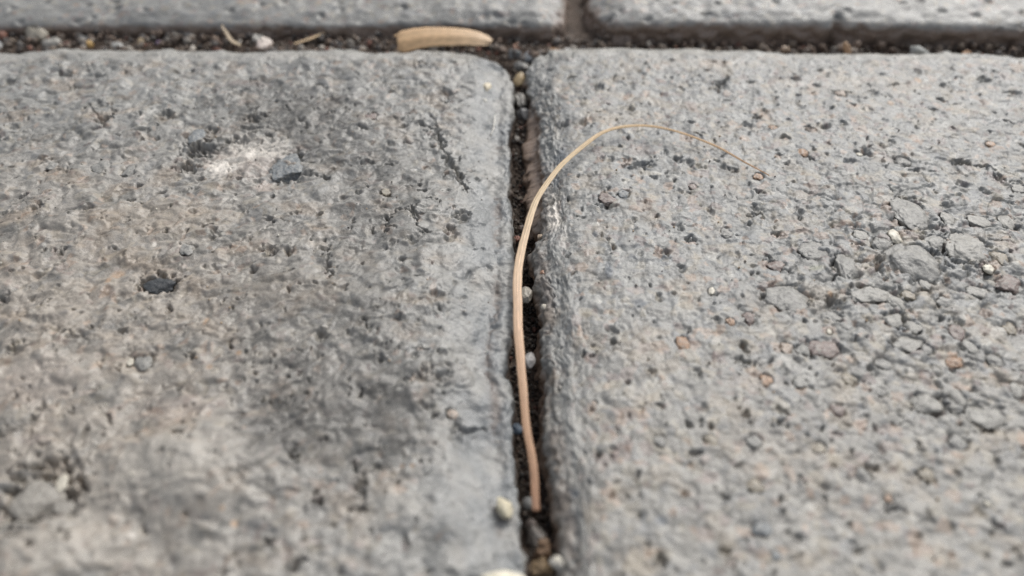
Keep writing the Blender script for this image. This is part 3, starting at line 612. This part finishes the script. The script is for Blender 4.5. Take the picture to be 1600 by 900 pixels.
gx = np.r_[-9000, -3000, -900, -400, np.arange(-160, -8, 2.0), np.arange(-8, 12, 0.3), np.arange(12, 162, 2.0), 400, 900, 3000, 9000]
gy = np.r_[-9000, -3000, -900, -300, np.arange(-104, 60, 0.8), np.arange(60, 76, 0.3), np.arange(76, 180, 4.0), 400, 900, 3000, 9000]
GX, GY = np.meshgrid(gx, gy, indexing='ij')
GZ = np.where(GY > 61.5, fill_b(GX), fill_v(GY)) - 0.35
near_ = (np.abs(GX) < 170) & (GY > -110) & (GY < 180)
GZ = np.where(near_, GZ + 0.35 * fbm(GX / 2.0, GY / 2.0, 3, 3), -9.0)
gc = np.broadcast_to(np.array((0.085, 0.064, 0.052)), GX.shape + (3,)) * (1 + 0.3 * fbm(GX / 1.5, GY / 1.5, 9, 3))[..., None]
gm = make_mesh("ground", np.stack([GX, GY, GZ], -1).reshape(-1, 3), grid_faces(len(gx), len(gy)), gc.reshape(-1, 3))
gm.materials.append(M_SOIL)
ground = link(bpy.data.objects.new("ground", gm))
tag(ground, "dark brown bedding soil under the paving blocks", kind="structure")

# ------------------------------------------------------------------ the paving
pavement = link(bpy.data.objects.new("pavement", None))
tag(pavement, "grey concrete block paving with dirt-filled joints", kind="structure")

FN = 0.145
side_f = (FN * 1.3, 0.4, 0.155)
back_l = lambda x: -0.30 * noise(x / 6.0, x * 0 + 1.7, 71) - 0.18 * noise(x / 1.7, x * 0 + 4.7, 72) + np.interp(x, [-100, -40, -10, 0], [0.2, 0.0, -0.4, 0.0])
back_r = lambda x: -0.22 * noise(x / 7.0, x * 0 + 1.7, 73) - 0.10 * noise(x / 1.9, x * 0 + 4.7, 74) + np.interp(x, [3, 12, 40, 100], [0.2, 0.4, -0.6, -3.0])

block_l = paving_block(-160, 0, -100, 63, (ROUND, LIP, ROUND, ROUND), ((1.0, 0.17, 0.172), (1.0, 0.25, 0.165)), (-92, 0, -38, 63),
    {'x1': joint_left, 'y1': back_l}, 10.0, style_left, PITS_LEFT, STONES_LEFT, PATCH_LEFT, CRACKS_LEFT, 11,
    "paving_block", "smooth dust-filmed concrete block with dark worn patches, white bloom and a big lump", pavement)
block_r = paving_block(0, 160, -100, 63, (LIP2, ROUND, ROUND, ROUND), ((0.17, 1.0, 0.172), (1.0, 0.25, 0.165)), (0, 92, -38, 63),
    {'x0': joint_right, 'y1': back_r}, 7.5, style_right, PITS_RIGHT, STONES_RIGHT, PATCH_RIGHT, CRACKS_RIGHT, 23,
    "paving_block", "gritty concrete block with exposed coloured aggregate under the tip of the straw", pavement)
fb_l = lambda x: 0.45 * noise(x / 9.0, x * 0 + 0.4, 81) + 0.25 * noise(x / 2.3, x * 0 + 0.9, 82)
fb_r = lambda x: (0.40 * noise(x / 9.0, x * 0 + 0.4, 83) + 0.22 * noise(x / 2.3, x * 0 + 0.9, 84) + np.interp(x, [12, 60, 100], [0.6, 0.3, -1.6])
                  + 1.5 * np.exp(-((x - 62) / 1.1) ** 2))
paving_block(-148, 10.8, 70.8, 230, (ROUND, ROUND, BACKF, ROUND), ((1.0, 0.4, 0.38), (0.26, 1.0, 0.36)), (-105, 11, 70, 84),
    {'y0': fb_l, 'x1': lambda y: 0.5 * noise(y / 4.0, y * 0 + 0.2, 85)}, 6.0, style_back, [], [], [], [], 37, "paving_block", "far concrete block behind the cross joint, over the tan stalk piece", pavement)
paving_block(15.6, 172, 70.8, 230, (ROUND, ROUND, BACKF, ROUND), ((0.4, 1.0, 0.38), (0.26, 1.0, 0.36)), (13, 105, 70, 84),
    {'y0': fb_r, 'x0': lambda y: 0.9 * noise(y / 4.0, y * 0 + 0.6, 86) + 0.4 * noise(y / 1.5, y * 0 + 0.6, 87)}, 5.0, style_back, [], [], [], [], 52, "paving_block", "far concrete block with a notched front edge behind the gritty block", pavement)

# ------------------------------------------------------------------ loose grit filling the joints
def scatter_grit(name, label, pos, size, cols, seed):
    rng = np.random.default_rng(seed)
    shapes = {s: [pebble_shape(s, rng, 0.9, 0.35)[0] for _ in range(12)] for s in (0, 1)}
    V, F, C = [], [], []; off = 0
    for p, s, c in zip(pos, size, cols):
        sub = 1 if s > 0.3 else 0                     # small grains need few faces
        v = shapes[sub][rng.integers(12)]; f0 = ICO[sub][1]
        q = rng.normal(size=4); q /= np.linalg.norm(q); w, a, b, d = q
        R = np.array([[1 - 2 * (b * b + d * d), 2 * (a * b - d * w), 2 * (a * d + b * w)], [2 * (a * b + d * w), 1 - 2 * (a * a + d * d), 2 * (b * d - a * w)],
                      [2 * (a * d - b * w), 2 * (b * d + a * w), 1 - 2 * (a * a + b * b)]])
        V.append((v * (s * rng.uniform(0.65, 1.1, 3))) @ R.T + p); F.append(f0 + off); off += len(v)
        C.append(np.repeat(c[None], len(v), 0))
    me = make_mesh(name, np.concatenate(V), np.concatenate(F), np.concatenate(C)); me.materials.append(M_GRIT)
    return tag(link(bpy.data.objects.new(name, me)), label, "grit", kind="stuff")

rg = np.random.default_rng(5)
def grit_cols(n, light=1.0):
    base = np.array([(0.075, 0.06, 0.05), (0.10, 0.075, 0.06), (0.055, 0.05, 0.048), (0.13, 0.105, 0.085), (0.17, 0.155, 0.14), (0.12, 0.06, 0.045), (0.24, 0.22, 0.20)])
    c = base[rg.choice(7, n, p=[.28, .26, .2, .13, .06, .04, .03])]
    return c * rg.uniform(0.7, 1.3, (n, 1)) * light
N1 = 4200
yv = rg.uniform(-60, 62, N1); xl, xr = joint_left(yv), joint_right(yv)
xv = xl + 0.1 + (xr - xl) * rg.uniform(0, 1, N1)
sv = 0.12 + 0.32 * rg.uniform(0, 1, N1) ** 3
pv = np.stack([xv, yv, fill_v(yv) + rg.uniform(-0.3, 0.35, N1) + sv * 0.3], 1)
scatter_grit("joint_grit", "dark brown grit lying deep in the narrow joint between the two near blocks", pv, sv, grit_cols(N1, 0.85), 6)
N2 = 4200
xb = rg.uniform(-105, 105, N2); yb = 62.6 + rg.uniform(0, 1, N2) * 9.2 - np.interp(xb, [20, 100], [0, 2.5])
sb = 0.16 + 0.9 * rg.uniform(0, 1, N2) ** 5
pb_ = np.stack([xb, yb, fill_b(xb) + rg.uniform(-0.3, 0.5, N2) + sb * 0.3 + 0.5 * noise(xb / 5, yb / 5, 4)], 1)
scatter_grit("joint_grit", "brown and grey grit filling the wide cross joint behind the near blocks", pb_, sb, grit_cols(N2, 1.6), 7)
for sd_, (xa, xb_), lb_ in ((11, (-88, -2), "fine pale sand grains scattered over the smooth dust-filmed block"), (23, (6, 88), "fine sand grains scattered over the gritty block")):
    P_, N_, xs_, ys_ = SURFACE[sd_]; n_ = 420
    ii = np.searchsorted(xs_, rg.uniform(xa, xb_, n_)); jj = np.searchsorted(ys_, rg.uniform(-37, 60, n_))
    sz = 0.07 + 0.16 * rg.uniform(0, 1, n_) ** 3
    pc = np.array([(0.55, 0.53, 0.48), (0.36, 0.34, 0.31), (0.44, 0.33, 0.23), (0.12, 0.11, 0.105), (0.25, 0.22, 0.19)])[rg.choice(5, n_, p=[.22, .26, .14, .18, .20])]
    scatter_grit("loose_sand", lb_, P_[ii, jj] + N_[ii, jj] * (sz * 0.5)[:, None], sz, pc, 8 + sd_)

# ------------------------------------------------------------------ loose pebbles and crumbs, each one a thing
def pebble(name, loc, radii, color, label, cat="pebble", group=None, mat=None, rot=(0, 0, 0), seed=0, angular=0.5, rough=0.12, sub=3, var=0.18, tip=None):
    rng = np.random.default_rng(seed + 900)
    v, f = pebble_shape(sub, rng, angular, rough)
    fn = fbm(v[:, 0] * 3 + seed, v[:, 1] * 3 + v[:, 2] * 2, seed, 3)
    c = np.array(color, np.float32)[None] * (1 + var * fn)[:, None]
    if tip is not None:                                   # a second colour towards +x of the pebble
        c = mixc(c, tip, sst(-0.2, 0.5, v[:, 0] + 0.3 * fn))
    v = v * np.array(radii, np.float32)
    me = make_mesh(name, v, f, c); me.materials.append(mat or M_STONE)
    o = link(bpy.data.objects.new(name, me))
    o.location = [q * MM for q in loc]; o.rotation_euler = [math.radians(r) for r in rot]
    return tag(o, label, cat, group)

G_NEAR = "grains lying on the rim of the joint"
G_JOINT = "stones in the narrow joint"
G_CROSS = "stones in the wide cross joint"
pebble("pebble", (-0.75, -28.5, -1.95), (0.9, 1.15, 0.7), (0.66, 0.60, 0.46), "cream pebble sitting on the block lip beside the base of the straw", group=G_NEAR, mat=M_PALE, seed=1, rot=(0, 8, 15), angular=0.95, rough=0.2, sub=4)
pebble("pebble", (-0.6, -36.2, -1.75), (2.3, 1.0, 0.8), (0.74, 0.69, 0.58), "elongated ivory pebble at the near end of the joint", group=G_NEAR, mat=M_PALE, seed=2, rot=(0, 6, -4), angular=0.3, sub=4)
pebble("pebble", (4.3, -34.2, -1.9), (0.75, 0.6, 0.5), (0.50, 0.48, 0.45), "small pale grey pebble on the gritty block's near rim", group=G_NEAR, mat=M_PALE, seed=3)
pebble("pebble", (-4.3, 48.0, -1.25), (0.75, 1.35, 0.7), (0.70, 0.62, 0.48), "cream seed-like grain on the rounded corner of the smooth block", group=G_NEAR, mat=M_PALE, seed=4, rot=(0, 0, -14), angular=0.3)
pebble("pebble", (-4.6, 44.1, -1.35), (0.55, 0.6, 0.4), (0.62, 0.60, 0.56), "tiny white grain between the cream grain and the pale fibre", group=G_NEAR, mat=M_PALE, seed=5)
pebble("pebble", (4.2, 5.0, -2.55), (0.62, 0.62, 0.55), (0.44, 0.25, 0.17), "round orange grain in the brown groove right of the straw", group=G_NEAR, seed=6, angular=0.2)
pebble("pebble", (4.0, -0.9, -2.6), (0.45, 0.5, 0.42), (0.58, 0.54, 0.47), "small whitish grain in the brown groove below the orange grain", group=G_NEAR, mat=M_PALE, seed=7)
pebble("pebble", (3.8, 12.1, -2.45), (0.42, 0.5, 0.4), (0.48, 0.38, 0.29), "small tan grain beside the straw at the white bloom", group=G_NEAR, seed=8)
for k, (x, y, r, c) in enumerate([(4.5, 8.6, .5, (0.10, 0.09, 0.085)), (4.2, 7.2, .55, (0.24, 0.22, 0.20)), (4.7, 7.0, .4, (0.30, 0.28, 0.26)), (4.4, 9.6, .4, (0.16, 0.12, 0.10)), (4.0, 10.4, .35, (0.20, 0.17, 0.15)), (4.8, 6.0, .35, (0.42, 0.40, 0.38)), (3.9, 8.2, .4, (0.12, 0.09, 0.07))]):
    pebble("grit_grain", (x, y, -2.5), (r, r * 1.1, r * 0.8), c, ["tiny near-black grain at the middle of the cluster above the orange grain", "small mid-grey grain, largest of the cluster beside the straw", "tiny light grey grain right of the largest grain of the cluster", "tiny dark brown grain near the far end of the grain cluster", "tiny brown-grey grain at the far end of the grain cluster", "tiny whitish grain at the near end of the grain cluster", "tiny brown-black grain nearest the joint in the grain cluster"][k], "grain", "grain cluster in the brown groove", seed=20 + k)

pebble("pebble", (1.75, 1.8, -3.2), (1.05, 1.2, 0.9), (0.34, 0.31, 0.27), "smooth grey-brown pebble wedged right of the middle of the straw", group=G_JOINT, seed=30, angular=0.35, sub=4)
pebble("pebble", (1.95, -8.4, -3.8), (0.85, 1.15, 0.8), (0.33, 0.32, 0.32), "pale grey pebble half hidden behind the straw", group=G_JOINT, seed=31, angular=0.35, sub=4)
pebble("pebble", (0.55, -17.6, -4.6), (0.7, 0.75, 0.6), (0.07, 0.10, 0.14), "glossy blue-black pebble left of the straw", group=G_JOINT, seed=32, angular=0.5)
pebble("pebble", (1.75, -26.4, -5.2), (0.75, 0.75, 0.65), (0.24, 0.24, 0.235), "round grey pebble beside the foot of the straw", group=G_JOINT, seed=33, angular=0.4)
pebble("pebble", (1.95, -28.6, -5.4), (0.6, 0.55, 0.5), (0.18, 0.15, 0.135), "small brown pebble just below the foot of the straw", group=G_JOINT, seed=34)
pebble("pebble", (2.5, -30.0, -5.2), (0.95, 1.15, 0.8), (0.17, 0.155, 0.145), "larger dark grey pebble in the shaded joint above the clods", group=G_JOINT, seed=35, sub=4)
pebble("soil_clod", (3.0, -31.9, -4.5), (0.85, 1.1, 0.7), (0.17, 0.11, 0.07), "brown soil clod in the joint, the farther of two", "clod", "brown clods at the near end of the joint", mat=M_GRIT, seed=36, rot=(20, 10, -30), angular=1.0, rough=0.4, sub=4, var=0.4)
pebble("soil_clod", (2.9, -33.9, -4.2), (1.25, 0.95, 0.75), (0.19, 0.135, 0.08), "yellowish brown soil clod in the joint near the ivory pebble", "clod", "brown clods at the near end of the joint", mat=M_GRIT, seed=37, rot=(10, 0, 20), angular=1.0, rough=0.4, sub=4, var=0.4)
pebble("pebble", (0.75, 39.4, -5.6), (0.6, 0.7, 0.55), (0.24, 0.22, 0.20), "round brown-grey pebble deep in the joint below the dark stone", group=G_JOINT, seed=38, angular=0.3)
pebble("pebble", (1.3, 42.4, -5.6), (0.65, 0.65, 0.5), (0.13, 0.07, 0.05), "reddish brown pebble deep in the joint beside the brown wall", group=G_JOINT, seed=39)
pebble("pebble", (0.7, 15.2, -5.7), (0.55, 0.6, 0.45), (0.25, 0.11, 0.08), "rust red grain deep in the joint left of the straw", group=G_JOINT, seed=40)
pebble("pebble", (1.5, 17.8, -6.0), (0.65, 0.7, 0.5), (0.13, 0.10, 0.085), "dark brown grain deep in the joint above the rust red one", group=G_JOINT, seed=41)
pebble("pebble", (1.35, 49.2, -4.2), (1.15, 2.0, 1.0), (0.29, 0.275, 0.255), "knobbly grey stone lodged at the far end of the joint", group=G_JOINT, seed=42, angular=0.7, rough=0.22, sub=4, rot=(0, 0, 12))
pebble("pebble", (2.0, 45.4, -4.8), (1.35, 1.35, 0.95), (0.13, 0.13, 0.135), "dark angular stone lodged just below the knobbly grey one", group=G_JOINT, seed=43, angular=0.8, sub=4)
pebble("plant_flake", (1.2, 55.6, -4.2), (1.0, 1.5, 0.4), (0.42, 0.32, 0.19), "yellowish tan flake at the mouth of the narrow joint", "flake", mat=M_PALE, seed=44, rot=(25, 0, -20), angular=0.7)

# the crossing of the two joints
for k, (x, y, z, rx, ry, rz, c, lb) in enumerate([
    (0.4, 64.8, -4.4, 1.7, 1.5, 1.1, (0.12, 0.125, 0.13), "dark grey stone at the joint crossing beside the smooth block's corner"),
    (3.1, 63.3, -4.3, 1.4, 1.5, 1.1, (0.15, 0.165, 0.185), "bluish dark stone at the joint crossing beside the gritty block's corner"),
    (1.9, 61.0, -4.6, 1.8, 1.2, 0.9, (0.24, 0.235, 0.225), "flat grey stone at the joint crossing in front of the dark ones"),
    (1.0, 68.4, -4.6, 0.9, 0.9, 0.8, (0.50, 0.27, 0.18), "orange pebble at the joint crossing behind the dark stones"),
    (8.1, 65.4, -4.0, 1.3, 0.8, 0.7, (0.50, 0.30, 0.17), "flat orange pebble behind the gritty block's corner"),
    (5.6, 66.5, -5.0, 1.5, 1.4, 1.1, (0.22, 0.19, 0.17), "brown-grey stone between the two orange pebbles"),
    (-2.6, 67.5, -4.8, 1.2, 1.2, 1.0, (0.10, 0.09, 0.085), "dark brown stone next to the thin end of the tan stalk"),
    (10.4, 64.4, -3.3, 0.9, 0.7, 0.6, (0.55, 0.55, 0.55), "white grain on the far rim of the gritty block"),
    (-90.6, 70.6, -3.6, 3.1, 2.4, 2.3, (0.44, 0.40, 0.335), "large rounded beige-grey pebble in the cross joint, the biggest there"),
    (-86.0, 67.3, -3.7, 2.4, 1.7, 1.5, (0.34, 0.325, 0.30), "flat grey pebble in front of the big beige one"),
    (-81.6, 69.8, -4.2, 1.8, 1.5, 1.3, (0.30, 0.30, 0.30), "plain grey pebble between the big beige one and the amber one"),
    (-97.6, 66.5, -3.6, 2.4, 1.8, 1.5, (0.36, 0.37, 0.38), "light grey stone at the very edge of the picture in the cross joint"),
    (-79.6, 67.0, -3.5, 1.15, 0.9, 1.0, (0.62, 0.40, 0.15), "amber yellow pebble in the cross joint"),
    (-73.6, 66.3, -3.8, 2.3, 1.4, 1.2, (0.29, 0.29, 0.285), "broad grey stone between the amber pebble and the tan flake"),
    (-66.6, 68.3, -4.2, 1.1, 1.0, 1.1, (0.22, 0.16, 0.24), "purplish pebble right of the tan flake"),
    (-61.8, 71.0, -4.0, 2.0, 1.6, 1.7, (0.27, 0.25, 0.235), "grey-brown stone below the white shard"),
    (-55.6, 68.4, -4.3, 1.6, 1.4, 1.2, (0.33, 0.22, 0.17), "reddish brown pebble left of the thin bent stalk"),
    (-46.4, 66.4, -3.1, 1.9, 1.4, 1.35, (0.72, 0.63, 0.58), "pinkish white pebble on the rim of the smooth block"),
    (-48.4, 69.0, -3.9, 1.8, 1.5, 1.6, (0.40, 0.385, 0.36), "grey stone just behind the pinkish white pebble"),
    (-40.6, 72.2, -3.9, 1.5, 1.3, 1.5, (0.40, 0.27, 0.255), "dull pink pebble above the slanting straw"),
    (-33.4, 68.6, -4.4, 1.7, 1.3, 1.2, (0.25, 0.24, 0.23), "grey stone right of the slanting straw"),
    (-27.0, 69.4, -4.4, 1.8, 1.4, 1.2, (0.20, 0.175, 0.16), "dark brown stone left of the tan stalk piece"),
    (-82.5, 59.3, -1.2, 0.75, 0.8, 0.6, (0.62, 0.58, 0.44), "pale crumb lying on the smooth block below the grey pebbles"),
    (74.8, 63.2, -2.9, 1.9, 1.2, 1.1, (0.40, 0.41, 0.40), "glassy grey pebble on the far rim of the gritty block"),
    (83.6, 63.0, -3.2, 1.0, 0.8, 0.8, (0.52, 0.30, 0.17), "orange crumb right of the glassy grey pebble"),
    (51.2, 66.2, -4.0, 1.0, 0.8, 0.7, (0.48, 0.36, 0.27), "tan crumb left of the orange-tipped chip in the cross joint"),
    (79.4, 62.4, -3.0, 1.5, 0.9, 0.9, (0.37, 0.37, 0.36), "pale grey crumb between the glassy pebble and the orange crumb"),
]):
    pale = min(c) > 0.36
    pebble("pebble", (x, y, z - 0.2), (rx * 0.9, ry * 0.9, rz * 0.9), c, lb, group=G_CROSS, mat=M_PALE if pale else M_STONE, seed=60 + k, angular=0.8, rough=0.2, rot=(0, 0, (k * 47) % 90 - 45), var=0.25)
pebble("stone_flake", (-69.9, 67.6, -3.7), (0.85, 0.5, 1.5), (0.60, 0.47, 0.32), "upright tan flake with a pale face in the cross joint", "flake", mat=M_PALE, seed=101, rot=(-20, 18, 10), angular=0.8)
pebble("stone_shard", (-58.9, 72.0, -3.6), (0.75, 0.5, 1.9), (0.66, 0.64, 0.64), "white stone shard leaning against the far block", "shard", mat=M_PALE, seed=102, rot=(-20, -28, 0), angular=0.9)
pebble("stone_chip", (62.3, 65.2, -3.6), (0.7, 0.6, 1.5), (0.56, 0.38, 0.25), "orange-tan chip standing below the notch of the far block", "chip", mat=M_PALE, seed=103, rot=(-20, -25, 0), angular=0.8)

# ------------------------------------------------------------------ dry plant pieces
def ribbon(name, pts, widths, cols, label, cat, fold=0.18, thick=0.16, twist=(0, 0), group=None, ridges=5, n_along=140, seed=0, torn=0.0):
    """closed leaf blade or stalk: curved, ridged section swept along a smooth line, pts in mm, widths = full width along it"""
    P = np.array(pts, float)
    d = np.r_[0, np.cumsum(np.linalg.norm(np.diff(P, axis=0), axis=1))]; T = d / d[-1]
    t = np.linspace(0, 1, n_along)
    # Catmull-Rom through the points
    idx = np.clip(np.searchsorted(T, t, 'right') - 1, 0, len(P) - 2)
    u = ((t - T[idx]) / (T[idx + 1] - T[idx]))[:, None]
    m = np.gradient(P, T, axis=0); h = (T[idx + 1] - T[idx])[:, None]
    C = (2 * u ** 3 - 3 * u ** 2 + 1) * P[idx] + (u ** 3 - 2 * u ** 2 + u) * h * m[idx] + (-2 * u ** 3 + 3 * u ** 2) * P[idx + 1] + (u ** 3 - u ** 2) * h * m[idx + 1]
    C = C + np.stack([0.16 * noise(t * 15, t * 0 + seed, 31), 0.05 * noise(t * 9, t * 0 + seed, 32), 0.08 * noise(t * 11, t * 0 + seed, 33)], 1) * min(1, d[-1] / 40)
    tan = np.gradient(C, axis=0); tan /= np.linalg.norm(tan, axis=1, keepdims=True)
    lat = np.cross(tan, [0, 0, 1.0]); lat /= np.linalg.norm(lat, axis=1, keepdims=True) + 1e-9
    nor = np.cross(lat, tan)
    tw = np.radians(np.interp(t, np.linspace(0, 1, len(twist)), twist))[:, None]
    lat, nor = lat * np.cos(tw) + nor * np.sin(tw), nor * np.cos(tw) - lat * np.sin(tw)
    W = np.interp(t, *np.array(widths).T)
    W = W * (1 + 0.05 * noise(t * 40, t * 0 + seed, 3))
    nc = 17; a = np.linspace(-1, 1, nc)
    up = fold * (1 - a ** 2) + 0.02 * np.cos(a * math.pi * ridges)
    th = thick * np.sqrt(np.clip(1 - a ** 2, 0, 1)) + 0.01
    top = np.stack([a * 0.5, up * 0.5], 1); bot = np.stack([a[::-1] * 0.5, (up - th * 1.0)[::-1] * 0.5], 1)
    sec = np.r_[top, bot]; k = len(sec)
    V = C[:, None] + W[:, None, None] * (sec[None, :, :1] * lat[:, None] + sec[None, :, 1:] * nor[:, None])
    ends = (np.exp(-(t / 0.05) ** 2) + np.exp(-((1 - t) / 0.05) ** 2)) * torn
    V = V + (ends[:, None] * noise(sec[None, :, 0] * 9 + seed, np.zeros((n_along, k)) + seed, 41))[..., None] * tan[:, None]
    idx2 = np.arange(n_along * k).reshape(n_along, k); nxt = np.roll(idx2, -1, 1)
    F = np.stack([idx2[:-1], nxt[:-1], nxt[1:], idx2[1:]], -1).reshape(-1, 4)
    ct = np.array([c[1:] for c in cols]); tp = [c[0] for c in cols]
    base = np.stack([np.interp(t, tp, ct[:, i]) for i in range(3)], 1)
    br = 1 + 0.10 * np.cos(sec[:, 0] * 2 * math.pi * ridges)
    c = base[:, None] * br[None, :, None] * (1 + 0.16 * fbm(t[:, None] * d[-1] / 6.0 + sec[None, :, 0] * 0.8, sec[None, :, 0] * 7 + t[:, None] * d[-1] / 9.0 + seed, 5, 3))[..., None]
    c = c * np.ones((1, k, 1))
    caps = [list(idx2[0][::-1]), list(idx2[-1])]
    me = make_mesh(name, V.reshape(-1, 3), F, c.reshape(-1, 3))
    # round off the ends with a fan
    import bmesh
    uvl = me.uv_layers.new(name="fibre")
    loops = np.zeros(len(me.loops), np.int32); me.loops.foreach_get("vertex_index", loops)
    L = d[-1]
    uu = np.tile(sec[:, 0], n_along); vv = np.repeat(t * L * 0.35, k)
    uvl.data.foreach_set("uv", np.stack([uu[loops] + seed, vv[loops]], 1).astype(np.float32).ravel())
    bm = bmesh.new(); bm.from_mesh(me); bm.verts.ensure_lookup_table()
    for cp in caps:
        bm.faces.new([bm.verts[i] for i in cp])
    bm.to_mesh(me); bm.free()
    me.materials.append(M_STRAW)
    o = link(bpy.data.objects.new(name, me))
    return tag(o, label, cat, group)

ribbon("grass_blade", BLADE, [(0, 0.75), (0.03, 0.85), (0.12, 0.86), (0.24, 1.12), (0.36, 1.16), (0.44, 0.98), (0.52, 0.86), (0.62, 0.72), (0.72, 0.56), (0.82, 0.46), (0.92, 0.38), (1, 0.18)],
       [(0, 0.34, 0.19, 0.12), (0.1, 0.48, 0.29, 0.18), (0.3, 0.66, 0.46, 0.32), (0.48, 0.70, 0.54, 0.37), (0.6, 0.68, 0.52, 0.33), (0.8, 0.54, 0.37, 0.21), (1, 0.36, 0.20, 0.10)],
       "long curved straw-coloured grass blade rising from the joint onto the gritty block", "grass blade", fold=0.24, thick=0.22, twist=(0, 10, -6, 4, -18, -8, -20), n_along=260, ridges=3, seed=1)
ribbon("dry_stalk", [(-21.0, 65.2, -2.3), (-17, 66.0, -1.75), (-12, 66.2, -1.6), (-7.5, 65.9, -1.7), (-4.0, 65.3, -2.1)],
       [(0, 3.8), (0.04, 4.5), (0.3, 4.3), (0.6, 4.0), (0.85, 3.3), (0.95, 2.4), (1, 1.2)],
       [(0, 0.60, 0.40, 0.23), (0.5, 0.66, 0.45, 0.27), (1, 0.70, 0.51, 0.34)],
       "short broad flat piece of tan stalk lying in the wide cross joint", "stalk piece", fold=0.22, thick=0.14, twist=(-30, -24, -22), n_along=60, seed=2, torn=1.6, ridges=2)
ribbon("dry_stalk", [(-54.9, 70.6, -1.6), (-53.6, 68.6, -2.2), (-52.2, 66.6, -2.6), (-50.2, 65.0, -2.7)], [(0, 0.35), (0.4, 0.7), (0.8, 0.75), (1, 0.4)],
       [(0, 0.48, 0.38, 0.28), (1, 0.58, 0.47, 0.34)], "thin bent stalk leaning from the far block onto the smooth block", "stalk piece", thick=0.6, n_along=40, seed=3)
ribbon("dry_stalk", [(-40.3, 65.3, -2.5), (-38, 67.6, -2.75), (-35.7, 70.4, -3.0)], [(0, 0.6), (0.5, 0.75), (1, 0.5)],
       [(0, 0.46, 0.33, 0.20), (1, 0.52, 0.38, 0.22)], "short slanting straw below the dull pink pebble", "stalk piece", thick=0.6, n_along=40, seed=4)
ribbon("pale_fibre", [(-2.75, 40.8, -1.7), (-2.8, 38.8, -1.75), (-3.0, 37.0, -1.95), (-3.35, 35.6, -2.2)], [(0, 0.22), (0.5, 0.26), (1, 0.16)],
       [(0, 0.70, 0.68, 0.64), (1, 0.66, 0.64, 0.60)], "thin pale fibre lying on the smooth block's sloping rim", "fibre", thick=0.8, n_along=40, seed=5)
